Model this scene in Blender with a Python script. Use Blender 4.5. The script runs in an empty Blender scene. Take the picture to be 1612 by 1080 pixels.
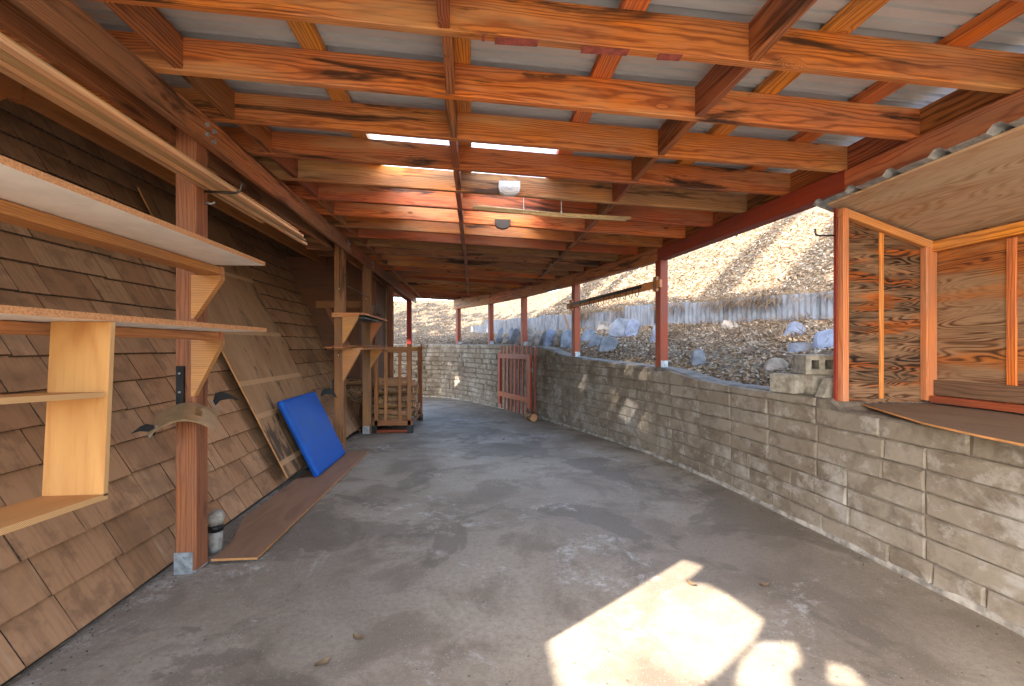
import bpy, math, random
import numpy as np
from mathutils import Vector, Matrix, noise as mnoise

random.seed(7)
rng = np.random.default_rng(11)
SC = bpy.context.scene
COL = SC.collection
R = math.radians

# ------------------------------------------------------------------ camera, sky, sun, exposure
YAW = math.atan(61.0 / 716.0)
cam_d = bpy.data.cameras.new('camera')
cam_d.sensor_width = 36.0
cam_d.lens = 36.0 * 716.0 / 1612.0
cam_d.shift_y = 5.0 / 1612.0
cam_d.clip_start = 0.02
cam_d.clip_end = 600.0
cam = bpy.data.objects.new('camera', cam_d)
cam.location = (0, 0, 1.1)
cam.rotation_euler = (R(90), 0, -YAW)
COL.objects.link(cam)
SC.camera = cam

SUN_DIR = Vector((1.1, 0.8, -1.0)).normalized()          # direction the light travels
world = bpy.data.worlds.new('World')
SC.world = world
world.use_nodes = True
wt = world.node_tree
wt.nodes.clear()
wo = wt.nodes.new('ShaderNodeOutputWorld')
wb = wt.nodes.new('ShaderNodeBackground')
ws = wt.nodes.new('ShaderNodeTexSky')
ws.sky_type = 'NISHITA'
ws.sun_disc = False
ws.sun_elevation = math.asin(-SUN_DIR.z)
ws.sun_rotation = math.atan2(-SUN_DIR.x, -SUN_DIR.y)
ws.air_density = 1.0
ws.dust_density = 1.6
wb.inputs['Strength'].default_value = 0.15
wt.links.new(ws.outputs[0], wb.inputs[0])
wt.links.new(wb.outputs[0], wo.inputs[0])

sun_d = bpy.data.lights.new('sun', 'SUN')
sun_d.energy = 2.35
sun_d.angle = R(0.5)
sun_d.color = (1.0, 0.95, 0.88)
sun = bpy.data.objects.new('sun', sun_d)
sun.rotation_euler = SUN_DIR.to_track_quat('-Z', 'Y').to_euler()
sun.location = (-8, -6, 14)
COL.objects.link(sun)

SC.view_settings.view_transform = 'Standard'
SC.view_settings.look = 'None'
SC.view_settings.gamma = 1.0
SC.view_settings.use_curve_mapping = False
SC.view_settings.exposure = 3.5
SC.view_settings.use_white_balance = True
SC.view_settings.white_balance_temperature = 7000
SC.view_settings.white_balance_tint = 10

# ------------------------------------------------------------------ node helpers
class NT:
    def __init__(s, name):
        s.m = bpy.data.materials.new(name)
        s.m.use_nodes = True
        s.t = s.m.node_tree
        s.t.nodes.clear()
        s.out = s.t.nodes.new('ShaderNodeOutputMaterial')
    def n(s, typ, ins=None, **props):
        nd = s.t.nodes.new('ShaderNode' + typ)
        for k, v in props.items():
            setattr(nd, k, v)
        for k, v in (ins or {}).items():
            sk = nd.inputs[k]
            if isinstance(v, bpy.types.NodeSocket):
                s.t.links.new(v, sk)
            elif isinstance(v, (tuple, list)) and sk.type == 'RGBA' and len(v) == 3:
                sk.default_value = (*v, 1)
            else:
                sk.default_value = v
        return nd
    def math(s, op, a, b=0.0, c=0.0, clamp=False):
        nd = s.n('Math', {0: a, 1: b, 2: c}, operation=op)
        nd.use_clamp = clamp
        return nd.outputs[0]
    def vmath(s, op, a, b=(0, 0, 0)):
        nd = s.n('VectorMath', {0: a, 1: b}, operation=op)
        return nd.outputs['Value'] if op in ('LENGTH', 'DOT_PRODUCT', 'DISTANCE') else nd.outputs[0]
    def ramp(s, fac, lo, hi, a=0.0, b=1.0):
        nd = s.n('MapRange', {0: fac, 1: lo, 2: hi, 3: a, 4: b}, interpolation_type='SMOOTHSTEP')
        return nd.outputs[0]
    def mix(s, fac, a, b, mode='MIX'):
        nd = s.n('Mix', {0: fac}, data_type='RGBA', blend_type=mode)
        for i, v in ((6, a), (7, b)):
            if isinstance(v, bpy.types.NodeSocket):
                s.t.links.new(v, nd.inputs[i])
            else:
                nd.inputs[i].default_value = (*v, 1)
        return nd.outputs[2]
    def noise(s, vec, scale, detail=3, rough=0.55, dist=0.0):
        return s.n('TexNoise', {'Vector': vec, 'Scale': scale, 'Detail': detail, 'Roughness': rough, 'Distortion': dist}).outputs[0]
    def coords(s, spread=40.0):
        tc = s.n('TexCoord')
        oi = s.n('ObjectInfo')
        r = oi.outputs['Random']
        off = s.n('CombineXYZ', {0: s.math('MULTIPLY', r, spread), 1: s.math('MULTIPLY', s.math('FRACT', s.math('MULTIPLY', r, 17.3)), spread * .7),
                                 2: s.math('MULTIPLY', s.math('FRACT', s.math('MULTIPLY', r, 91.7)), spread * .8)}).outputs[0]
        return s.vmath('ADD', tc.outputs['Object'], off), r, tc.outputs['Object']
    def bump(s, h, strength=0.4, dist=0.01, normal=None):
        ins = {'Height': h, 'Strength': strength, 'Distance': dist}
        if normal is not None:
            ins['Normal'] = normal
        return s.n('Bump', ins).outputs[0]
    def principled(s, col, rough=0.6, normal=None, metal=0.0, spec=0.4, **extra):
        ins = {'Base Color': col, 'Roughness': rough, 'Metallic': metal, 'Specular IOR Level': spec}
        if normal is not None:
            ins['Normal'] = normal
        ins.update(extra)
        b = s.n('BsdfPrincipled', ins)
        s.t.links.new(b.outputs[0], s.out.inputs[0])
        return b
    def vscale(s, v, sc):
        return s.vmath('MULTIPLY', v, sc)

def wood(name, light, dark, stain=(0.03, 0.014, 0.007), stain_amt=0.5, rough=0.55, ring=95.0, knots=True, vary=0.35, ringc=0.75, stain_lo=0.56, tint=None, bleach=None, weather=0.0):
    k = NT(name)
    v, r, o = k.coords()
    lowv = k.vscale(v, (0.55, 5.0, 5.0))
    n1 = k.noise(lowv, 1.6, 2, .5)
    knotm = None
    sep = k.n('SeparateXYZ', {0: o})
    y0 = k.math('ADD', sep.outputs[1], k.math('MULTIPLY_ADD', r, .10, .02))
    z0 = k.math('ADD', sep.outputs[2], k.math('MULTIPLY_ADD', k.math('FRACT', k.math('MULTIPLY', r, 53.1)), .16, -.08))
    rad = k.math('SQRT', k.math('ADD', k.math('MULTIPLY', y0, y0), k.math('MULTIPLY', z0, z0)))
    rad = k.math('ADD', rad, k.math('MULTIPLY', n1, .062))
    rad = k.math('ADD', rad, k.math('MULTIPLY', k.noise(k.vscale(v, (3.0, 18.0, 18.0)), 1.5, 2), .012))
    if knots:
        vo = k.n('TexVoronoi', {'Vector': k.vscale(v, (1.0, 1.5, 2.2)), 'Scale': 2.3, 'Randomness': 1.0}, feature='F1')
        kd = vo.outputs['Distance']
        knotm = k.ramp(kd, .17, .03)
        rad = k.math('ADD', rad, k.math('MULTIPLY', knotm, .055))
    ph = k.math('MULTIPLY', rad, ring * 6.283)
    si = k.math('MULTIPLY_ADD', k.math('SINE', ph), .5, .5)
    rings = k.math('POWER', si, 3.0)
    fib = k.noise(k.vscale(v, (5.0, 160.0, 160.0)), 1.0, 3, .6)
    blot = k.noise(k.vscale(v, (1.6, 7.0, 7.0)), 1.3, 4, .6)
    c = k.mix(k.math('MULTIPLY', rings, k.math('MULTIPLY_ADD', blot, .5, ringc - .2)), light, dark)
    c = k.mix(k.ramp(fib, .42, .72, 0, .55), c, dark)
    # water marks and weathering, streaked along the grain
    st = k.noise(k.vscale(v, (1.1, 12.0, 10.0)), 1.1, 5, .62, .6)
    stm = k.math('MULTIPLY', k.ramp(k.math('ADD', st, k.math('MULTIPLY_ADD', k.math('FRACT', k.math('MULTIPLY', r, 7.77)), .10, -.05)), stain_lo, stain_lo + .12), stain_amt)
    wth = k.noise(k.vscale(k.vmath('ADD', v, (2.7, 9.1, 6.3)), (.5, 2.2, 2.6)), 1.0, 3, .55)
    wam = k.ramp(k.math('ADD', wth, k.math('MULTIPLY_ADD', k.math('FRACT', k.math('MULTIPLY', r, 13.13)), .30, -.15)), .50, .66, 0, weather)
    c = k.mix(wam, c, k.mix(k.math('MULTIPLY', rings, .6), (0.27, 0.135, 0.066), (0.11, 0.045, 0.02)))
    if bleach:
        bl = k.noise(k.vscale(k.vmath('ADD', v, (7.3, 1.1, 3.3)), (.9, 5.0, 6.0)), 1.0, 4, .6)
        c = k.mix(k.ramp(bl, .50, .70, 0, .7), c, bleach)
    c = k.mix(stm, c, stain)
    if knots:
        c = k.mix(k.ramp(kd, .085, .03, 0, .85), c, k.mix(.5, dark, stain))
    hs = k.n('HueSaturation', {'Hue': k.math('MULTIPLY_ADD', k.math('FRACT', k.math('MULTIPLY', r, 29.9)), .026, .485), 'Saturation': k.math('MULTIPLY_ADD', blot, .3, .83),
                               'Value': k.math('MULTIPLY', k.math('MULTIPLY_ADD', r, vary, 1 - vary / 2), k.math('MULTIPLY_ADD', blot, .9, .55)), 'Color': c})
    h = k.math('ADD', k.math('MULTIPLY', rings, -.5), k.math('MULTIPLY', fib, -.8))
    nrm = k.bump(h, .35, .0025)
    k.principled(hs.outputs[0], k.math('MULTIPLY_ADD', blot, .25, rough - .12), nrm, spec=.3)
    return k.m

def plywood(name, light, mid, dark, freq=26.0, sx=1.2, sz=5.5, burnt=0.6, rough=.6, axis=0, vary=.1, lo=.47, fil=.5, accent=None):
    """rotary cut veneer: contour lines of a slow stretched height field"""
    k = NT(name)
    v, r, o = k.coords()
    sc = (sx, sz, sz) if axis == 0 else ((sz, sx, sz) if axis == 1 else (sz, sz, sx))
    f = k.math('ADD', k.noise(k.vscale(v, sc), 1.0, 2.2, .42, .35), k.math('MULTIPLY', k.noise(k.vscale(v, tuple(q * 5 for q in sc)), 1.0, 2), .02))
    s1 = k.math('MULTIPLY_ADD', k.math('SINE', k.math('MULTIPLY', f, freq * 6.283)), .5, .5)
    lines = k.math('MULTIPLY', k.math('POWER', s1, 1.7), k.ramp(k.noise(k.vscale(k.vmath('ADD', v, (1.9, 4.4, 3.6)), tuple(q * 1.6 for q in sc)), 1.0, 4, .6), .40, .60, .25, 1.0))
    fs = tuple(8.0 if q == sx else 140.0 for q in sc)
    fib = k.noise(k.vscale(v, fs), 1.0, 3, .6)
    bl = k.noise(k.vscale(v, sc), .8, 4, .62)
    lt = k.mix(0.0, light, light)
    if accent:
        an = k.noise(k.vscale(k.vmath('ADD', v, (5.1, 2.2, 8.8)), sc), .9, 4, .6)
        lt = k.mix(k.ramp(an, .50, .63), light, accent)
    c = k.mix(k.math('MULTIPLY', lines, fil), lt, mid)
    c = k.mix(k.ramp(fib, .45, .75, 0, .4), c, mid)
    c = k.mix(k.math('MULTIPLY', k.ramp(bl, lo, lo + .16), k.math('MULTIPLY_ADD', lines, burnt * .6, burnt * .4)), c, dark)
    hs = k.n('HueSaturation', {'Value': k.math('MULTIPLY_ADD', r, vary, 1 - vary / 2), 'Color': c})
    k.principled(hs.outputs[0], rough, k.bump(k.math('ADD', k.math('MULTIPLY', lines, -.6), k.math('MULTIPLY', fib, -.4)), .3, .002), spec=.3)
    return k.m

def plain(name, col, rough=.5, metal=0.0, spots=0.12, scale=14.0, bump=.15, spec=.4, dirt=None, dirt_amt=.5, **extra):
    k = NT(name)
    v, r, o = k.coords()
    n = k.noise(v, scale, 4, .6)
    lo = tuple(x * (1 - spots * 2) for x in col)
    hi = tuple(min(1, x * (1 + spots)) for x in col)
    c = k.mix(k.ramp(n, .3, .7), lo, hi)
    if dirt:
        c = k.mix(k.math('MULTIPLY', k.ramp(k.noise(v, scale * .35, 5, .65), .52, .68), dirt_amt), c, dirt)
    k.principled(c, k.math('MULTIPLY_ADD', n, .3, rough - .15), k.bump(k.noise(v, scale * 6, 3), bump, .003), metal=metal, spec=spec, **extra)
    return k.m

M = {}
M['rafter'] = wood('stained_rafter_wood', (0.60, 0.178, 0.042), (0.23, 0.044, 0.010), stain_amt=.92, bleach=(0.58, 0.29, 0.115), stain_lo=.55, rough=.55, ring=135, ringc=.75, weather=.85, vary=.5)
M['beam'] = wood('brown_beam_wood', (0.47, 0.175, 0.062), (0.19, 0.052, 0.016), stain_amt=.8, stain_lo=.55, ring=130, ringc=.7, weather=.85)
M['post'] = wood('stained_post_wood', (0.34, 0.128, 0.052), (0.18, 0.060, 0.023), stain_amt=.75, stain_lo=.53, knots=False, weather=.7, ringc=.6)
M['block'] = wood('blocking_wood', (0.40, 0.140, 0.045), (0.14, 0.040, 0.012), stain_amt=.75, ringc=.9)
M['purlin'] = wood('orange_purlin_wood', (0.68, 0.25, 0.055), (0.34, 0.09, 0.018), stain_amt=.25, knots=True, vary=.2)
M['ledger'] = wood('dark_ledger_wood', (0.40, 0.145, 0.045), (0.25, 0.076, 0.022), stain_amt=.4, knots=False, ringc=.4)
M['fresh'] = wood('fresh_fir_wood', (0.56, 0.25, 0.095), (0.40, 0.145, 0.045), stain_amt=.12, vary=.15, knots=False, ring=110)
M['pine'] = wood('pale_pine_strip_wood', (0.72, 0.46, 0.23), (0.52, 0.27, 0.11), stain_amt=.06, knots=False, vary=.55, ringc=.5)
M['red'] = wood('red_painted_wood', (0.27, 0.044, 0.019), (0.18, 0.028, 0.013), stain_amt=.35, knots=False, ringc=.4, vary=.2)
M['redgate'] = wood('red_gate_wood', (0.29, 0.066, 0.022), (0.17, 0.036, 0.012), stain_amt=.4, knots=False, ringc=.4, vary=.35)
M['rack'] = wood('rack_wood', (0.40, 0.17, 0.06), (0.20, 0.07, 0.022), stain_amt=.4, knots=False)
M['grey_board'] = wood('grey_brown_board', (0.16, 0.09, 0.055), (0.08, 0.042, 0.026), stain_amt=.4, knots=False)
M['ply_light'] = plywood('light_plywood', (0.56, 0.275, 0.088), (0.44, 0.175, 0.048), (0.30, 0.115, 0.03), freq=7, burnt=.4, sx=1.4, sz=7, axis=2, fil=.8)
M['ply_shelf'] = plywood('light_plywood_shelf', (0.50, 0.245, 0.085), (0.40, 0.17, 0.052), (0.28, 0.11, 0.033), freq=8, burnt=.3, axis=1)
M['ply_dark'] = plywood('burnt_plywood', (0.24, 0.138, 0.078), (0.050, 0.017, 0.008), (0.012, 0.007, 0.005), freq=17, sx=2.0, sz=13.0, burnt=.98, axis=0, lo=.355, fil=1.0, accent=(0.44, 0.115, 0.020))
M['ply_back'] = plywood('striped_plywood', (0.30, 0.185, 0.11), (0.07, 0.027, 0.012), (0.10, 0.018, 0.010), freq=34, sx=.8, sz=6.5, burnt=.95, axis=0, lo=.43, fil=1.0, accent=(0.40, 0.135, 0.035))
M['ply_roof'] = plywood('weathered_plywood', (0.52, 0.38, 0.26), (0.27, 0.165, 0.09), (0.40, 0.17, 0.06), freq=26, sx=.8, sz=6.0, burnt=.6, axis=1, lo=.5, fil=.8)
M['ply_edge'] = plain('plywood_edge', (0.52, 0.24, 0.085), .7)
M['particle'] = plain('particle_board_edge', (0.56, 0.27, 0.12), .8, spots=.16, scale=160)
M['white_melamine'] = plain('white_melamine', (0.86, 0.83, 0.77), .45, spots=.04)
M['blue_vinyl'] = plain('blue_vinyl', (0.004, 0.085, 0.40), .5, spots=.07, scale=9, bump=.08, spec=.22, dirt=(0.012, 0.10, 0.33), dirt_amt=.5)
M['black_iron'] = plain('black_iron', (0.02, 0.02, 0.021), .45, metal=.3, spots=.2)
M['hook'] = plain('dull_iron', (0.10, 0.085, 0.07), .45, metal=.7, spots=.2)
M['bronze'] = plain('bronze_sheet', (0.46, 0.31, 0.17), .34, metal=.55, spots=.08, scale=22)
M['brass'] = plain('bright_brass', (0.85, 0.66, 0.36), .25, metal=.9)
M['galv'] = plain('galvanised_steel', (0.40, 0.42, 0.43), .5, metal=.55, spots=.2, scale=30)
M['abs'] = plain('grey_pipe', (0.30, 0.28, 0.25), .55, spots=.25, scale=20, dirt=(0.08, .07, .06))
M['cap_bag'] = plain('wrinkled_plastic', (0.36, 0.32, 0.27), .35, spots=.2, scale=35, bump=.8)
M['cord'] = plain('white_cord', (0.8, 0.78, 0.72), .7)
M['lamp'] = plain('white_plastic', (0.72, 0.72, 0.70), .4, spots=.04)
M['lens'] = plain('frosted_lens', (0.62, 0.58, 0.50), .25, spots=.05)
M['dark_disc'] = plain('dark_plastic', (0.05, 0.04, 0.034), .5)
M['reed'] = wood('dry_reed', (0.80, 0.62, 0.36), (0.60, 0.42, 0.20), stain_amt=.2, knots=False, vary=.6)
M['soil'] = plain('dark_soil', (0.06, 0.045, 0.034), .95, spots=.4, scale=40, bump=1.0)
M['cmu'] = plain('grey_cinder_block', (0.30, 0.27, 0.225), .95, spots=.22, scale=18, bump=.7, dirt=(0.16, .13, .10))
M['slate'] = plain('blue_grey_slate', (0.135, 0.147, 0.166), .7, spots=.25, scale=7, bump=.5, dirt=(0.14, .11, .09))
M['stone'] = plain('brown_stone', (0.23, 0.19, 0.15), .9, spots=.3, scale=8, bump=.8)
M['bark'] = plain('log_bark', (0.27, 0.16, 0.088), .95, spots=.45, scale=24, bump=1.0, dirt=(.10, .055, .03))
M['cutwood'] = wood('split_log_wood', (0.50, 0.27, 0.125), (0.28, 0.125, 0.05), stain_amt=.5, knots=False, vary=.5)
M['pale_trim'] = plain('pale_painted_trim', (0.50, 0.43, 0.32), .6, spots=.1)
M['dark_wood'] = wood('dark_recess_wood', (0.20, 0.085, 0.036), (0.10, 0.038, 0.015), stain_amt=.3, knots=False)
M['tar'] = plain('tar_paper', (0.03, 0.024, 0.02), .95)
M['roofing'] = plain('roofing_felt', (0.12, 0.10, 0.085), .9, spots=.3)

def mk_metal_roof():
    k = NT('galvanised_roof_sheet')
    v, r, o = k.coords(5)
    n = k.noise(k.vscale(v, (1.0, 5.0, 5.0)), 1.6, 4, .6)
    c = k.mix(k.ramp(n, .3, .7), (0.56, 0.575, 0.585), (0.45, 0.46, 0.465))
    k.principled(c, .26, k.bump(n, .05, .004), metal=.0, spec=.8)
    return k.m
M['roof'] = mk_metal_roof()

def mk_poly():
    k = NT('frosted_polycarbonate')
    v, r, o = k.coords(5)
    n = k.noise(v, 3, 4, .6)
    tr = k.n('BsdfTransparent', {0: (0.95, 0.96, 0.97)})
    tl = k.n('BsdfTranslucent', {0: (0.92, 0.94, 0.95)})
    mx = k.n('MixShader', {0: k.math('MULTIPLY_ADD', n, .12, .80), 1: tr.outputs[0], 2: tl.outputs[0]})
    k.t.links.new(mx.outputs[0], k.out.inputs[0])
    return k.m
M['poly'] = mk_poly()

def mk_corrugated():
    k = NT('old_zinc_sheet')
    v, r, o = k.coords(8)
    n = k.noise(k.vscale(v, (6, 6, 2)), 2.0, 5, .65)
    c = k.mix(k.ramp(n, .35, .6), (0.095, 0.107, 0.126), (0.142, 0.158, 0.184))
    d = k.noise(k.vscale(v, (9, 9, 1.2)), 1.4, 4, .6)
    c = k.mix(k.ramp(d, .56, .72, 0, .75), c, (0.075, 0.05, 0.034))
    k.principled(c, .7, k.bump(n, .1, .003), metal=.0, spec=.3)
    return k.m
M['zinc'] = mk_corrugated()

def mk_concrete():
    k = NT('stained_concrete')
    tc = k.n('TexCoord')
    v = tc.outputs['Object']
    big = k.noise(v, .7, 4, .6, .4)
    mid = k.noise(v, 2.3, 5, .62, .5)
    fine = k.noise(v, 38, 4, .7)
    c = k.mix(k.ramp(big, .38, .62), (0.235, 0.190, 0.143), (0.345, 0.293, 0.232))
    c = k.mix(k.ramp(mid, .46, .62, 0, .75), c, (0.165, 0.128, 0.094))
    # damp / oil patches with frayed rims
    dn = k.noise(k.vmath('ADD', v, (4.2, 9.1, 0)), 1.05, 9, .66, .5)
    c = k.mix(k.ramp(dn, .53, .575, 0, .62), c, (0.115, 0.09, 0.067))
    # white efflorescence
    en = k.noise(k.vmath('ADD', v, (1.7, 3.9, 0)), 1.3, 9, .74, .9)
    em = k.ramp(en, .53, .64, 0, .85)
    e2 = k.ramp(k.noise(v, 15, 6, .78), .42, .60)
    em = k.math('MULTIPLY', em, e2)
    c = k.mix(em, c, (0.50, 0.47, 0.43))
    c = k.mix(k.ramp(fine, .35, .72, 0, .5), c, (0.16, 0.132, 0.105))
    sp = k.noise(v, 120, 2, .6)
    c = k.mix(k.ramp(sp, .60, .72, 0, .45), c, (0.50, 0.46, 0.41))
    # pits exposing aggregate
    vo = k.n('TexVoronoi', {'Vector': v, 'Scale': 34.0}, feature='F1').outputs['Distance']
    zone = k.ramp(k.noise(k.vmath('ADD', v, (8.8, .3, 0)), 1.1, 3), .46, .56)
    pit = k.math('MULTIPLY', k.math('MULTIPLY', k.ramp(vo, .24, .10), k.ramp(k.noise(v, 23, 3), .50, .58)), zone)
    c = k.mix(k.math('MULTIPLY', pit, .7), c, (0.06, 0.052, 0.045))
    h = k.math('ADD', k.math('MULTIPLY', fine, .5), k.math('ADD', k.math('MULTIPLY', pit, -1.2), k.math('MULTIPLY', mid, .6)))
    k.principled(c, k.math('MULTIPLY_ADD', mid, .3, .52), k.bump(h, .35, .006), spec=.35)
    return k.m
M['concrete'] = mk_concrete()

def mk_slump():
    k = NT('slump_block')
    v, r, o = k.coords(60)
    tcw = k.n('NewGeometry').outputs['Position']
    n = k.noise(v, 5.5, 5, .65, .3)
    f = k.noise(v, 45, 4, .7)
    c = k.mix(r, (0.19, 0.157, 0.124), (0.245, 0.214, 0.178))
    c = k.mix(k.ramp(n, .45, .62, 0, .62), c, (0.105, 0.078, 0.057))
    wb_ = k.noise(tcw, 1.9, 6, .62, .4)
    c = k.mix(k.ramp(wb_, .48, .62, 0, .55), c, (0.105, 0.08, 0.06))
    wc_ = k.noise(k.vmath('ADD', tcw, (9.0, 2.0, 5.0)), 2.6, 7, .68, .4)
    c = k.mix(k.ramp(wc_, .53, .66, 0, .75), c, (0.34, 0.325, 0.305))
    w = k.noise(k.vmath('ADD', v, (3, 5, 7)), 8, 6, .7)
    c = k.mix(k.ramp(w, .53, .64, 0, .6), c, (0.33, 0.31, 0.285))
    c = k.mix(k.ramp(f, .4, .75, 0, .35), c, (0.17, 0.14, 0.11))
    k.principled(c, .92, k.bump(k.math('ADD', k.math('MULTIPLY', n, .9), k.math('MULTIPLY', f, .6)), .65, .008), spec=.2)
    return k.m
M['slump'] = mk_slump()
M['mortar'] = plain('mortar', (0.15, 0.125, 0.10), .95, spots=.25, scale=10, bump=.9, dirt=(0.19, .15, .11))
M['white_mortar'] = plain('white_mortar', (0.30, 0.28, 0.255), .95, spots=.3, scale=12, bump=.9, dirt=(0.2, .17, .14))

def mk_shingle():
    k = NT('weathered_shingle')
    v, r, o = k.coords(30)
    g = k.noise(k.vscale(v, (3.0, 55.0, 10.0)), 1.0, 4, .6)
    n = k.noise(v, 7, 4, .6)
    c = k.mix(r, (0.35, 0.180, 0.090), (0.46, 0.262, 0.142))
    c = k.mix(k.ramp(g, .45, .72, 0, .55), c, (0.23, 0.12, 0.064))
    wn = k.noise(k.vscale(k.vmath('ADD', v, (3, 8, 1)), (1.6, 18.0, 4.0)), 1.2, 4, .6)
    c = k.mix(k.ramp(wn, .57, .74, 0, .5), c, (0.50, 0.38, 0.26))
    c = k.mix(k.ramp(n, .50, .62, 0, .55), c, (0.20, 0.112, 0.064))
    dr = k.noise(k.n('NewGeometry').outputs['Position'], 1.7, 5, .65)
    c = k.mix(k.ramp(dr, .50, .64, 0, .5), c, (0.19, 0.108, 0.064))
    k.principled(c, .82, k.bump(k.math('ADD', g, k.math('MULTIPLY', n, .4)), .3, .003), spec=.2)
    return k.m
M['shingle'] = mk_shingle()
M['endgrain'] = plain('dark_shingle_end_grain', (0.10, 0.056, 0.032), .95, spots=.4, scale=60)  # end grain darkened to paint the shadow lines at butts and gaps

def mk_sheet():
    """big leaning plywood sheet with pale batten ghosts and mould"""
    k = NT('mouldy_plywood_sheet')
    tc = k.n('TexCoord')
    v = tc.outputs['Object']
    sep = k.n('SeparateXYZ', {0: v})
    g = k.noise(k.vscale(v, (3.0, 40.0, 40.0)), 1.0, 4, .6)
    n = k.noise(k.vscale(v, (1.1, 3.5, 3.0)), 1.2, 4, .6)
    c = k.mix(k.ramp(n, .3, .7), (0.36, 0.21, 0.11), (0.27, 0.145, 0.07))
    c = k.mix(k.ramp(g, .45, .75, 0, .4), c, (0.19, 0.10, 0.05))
    low = k.ramp(sep.outputs[0], .75, .25)
    mo = k.noise(k.vscale(v, (1.3, 7.0, 7.0)), 1.6, 6, .68, .8)
    mould = k.ramp(k.math('ADD', mo, k.math('MULTIPLY', low, .13)), .57, .68, 0, .85)
    c = k.mix(mould, c, (0.045, 0.032, 0.024))
    band = None
    for x in (.52, .80, 1.25, 1.85, .12):
        d = k.math('ABSOLUTE', k.math('ADD', k.math('SUBTRACT', sep.outputs[0], x), k.math('MULTIPLY', g, .006)))
        b = k.ramp(d, .024, .017)
        band = b if band is None else k.math('MAXIMUM', band, b)
    c = k.mix(k.math('MULTIPLY', band, .8), c, (0.46, 0.27, 0.14))
    k.principled(c, .75, k.bump(g, .2, .002), spec=.25)
    return k.m
M['sheet'] = mk_sheet()

def mk_hill():
    k = NT('dry_hillside_soil')
    tc = k.n('TexCoord')
    v = tc.outputs['Object']
    n = k.noise(v, .6, 5, .6)
    f = k.noise(v, 14, 5, .7)
    vo = k.n('TexVoronoi', {'Vector': k.vmath('ADD', v, k.vscale(k.n('TexNoise', {'Vector': v, 'Scale': 9.0}).outputs[1], (.12, .12, .12))), 'Scale': 17.0}, feature='F1')
    cellr = k.n('SeparateColor', {0: vo.outputs['Color']}).outputs[0]
    c = k.mix(k.ramp(n, .35, .65), (0.125, 0.09, 0.056), (0.165, 0.125, 0.083))
    c = k.mix(k.ramp(cellr, .45, .95, 0, .7), c, (0.22, 0.178, 0.127))
    c = k.mix(k.ramp(f, .40, .60, 0, .8), c, (0.085, 0.058, 0.036))
    k.principled(c, .95, k.bump(k.math('ADD', f, k.math('MULTIPLY', vo.outputs['Distance'], -1.0)), .9, .03), spec=.15)
    return k.m
M['hill'] = mk_hill()

def mk_leaf(name, cols, rough=.75):
    k = NT(name)
    g = k.n('NewGeometry')
    rp = g.outputs['Random Per Island']
    c = k.mix(k.ramp(rp, 0, .5), cols[0], cols[1])
    c = k.mix(k.ramp(rp, .5, 1.0), c, cols[2])
    p = k.n('BsdfPrincipled', {'Base Color': c, 'Roughness': rough, 'Specular IOR Level': .3})
    t = k.n('BsdfTranslucent', {0: c})
    mx = k.n('MixShader', {0: .15, 1: p.outputs[0], 2: t.outputs[0]})
    k.t.links.new(mx.outputs[0], k.out.inputs[0])
    return k.m
M['litter'] = mk_leaf('fallen_leaf', [(0.11, 0.058, 0.027), (0.21, 0.138, 0.075), (0.36, 0.295, 0.218)])
M['weed'] = mk_leaf('dead_weed', [(0.07, 0.042, 0.022), (0.13, 0.08, 0.042), (0.21, 0.14, 0.08)])
M['foliage'] = mk_leaf('oak_foliage', [(0.035, 0.055, 0.02), (0.05, 0.075, 0.028), (0.075, 0.10, 0.04)])
M['trunk'] = plain('tree_bark', (0.13, 0.10, 0.075), .95, spots=.4, scale=9, bump=1.0)
M['far'] = plain('distant_scrub', (0.20, 0.19, 0.15), .95, spots=.4, scale=.12)
M['patchpaint'] = plain('dusty_red_paint', (0.36, 0.085, 0.062), .8, spots=.2, scale=40)

# ------------------------------------------------------------------ object helpers
WM = {}                      # world matrices, so children can be placed in world space
def link(o, mat=None, parent=None):
    COL.objects.link(o)
    mat = mat if mat is not None else Matrix.Identity(4)
    WM[o.name] = mat
    if parent is not None:
        o.parent = parent
        o.matrix_basis = WM[parent.name].inverted() @ mat
    else:
        o.matrix_basis = mat
    return o
def tag(o, label, cat, group=None):
    o['label'] = label
    o['category'] = cat
    if group:
        o['group'] = group
    return o
def thing(name, label, cat, loc=(0, 0, 0), group=None):
    o = bpy.data.objects.new(name, None)
    o.empty_display_size = .1
    link(o, Matrix.Translation(loc))
    return tag(o, label, cat, group)
def mesh(name, V, F, mat, smooth=False, slots=None):
    me = bpy.data.meshes.new(name)
    me.from_pydata([tuple(v) for v in V], [], [tuple(f) for f in F])
    mats = mat if isinstance(mat, (list, tuple)) else [mat]
    for m in mats:
        me.materials.append(M[m] if isinstance(m, str) else m)
    if slots is not None:
        me.polygons.foreach_set('material_index', slots)
    if smooth:
        me.polygons.foreach_set('use_smooth', [True] * len(me.polygons))
    me.update()
    return me
def obj(name, V, F, mat, parent=None, xf=None, smooth=False, slots=None):
    me = mesh(name, V, F, mat, smooth, slots)
    return link(bpy.data.objects.new(name, me), xf, parent)
def copy_into(o, xf, parent=None):
    c = o.copy()
    COL.objects.link(c)
    WM[c.name] = xf
    c.parent = parent
    c.matrix_parent_inverse = Matrix.Identity(4)
    c.matrix_basis = (WM[parent.name].inverted() @ xf) if parent is not None else xf
    return c

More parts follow.
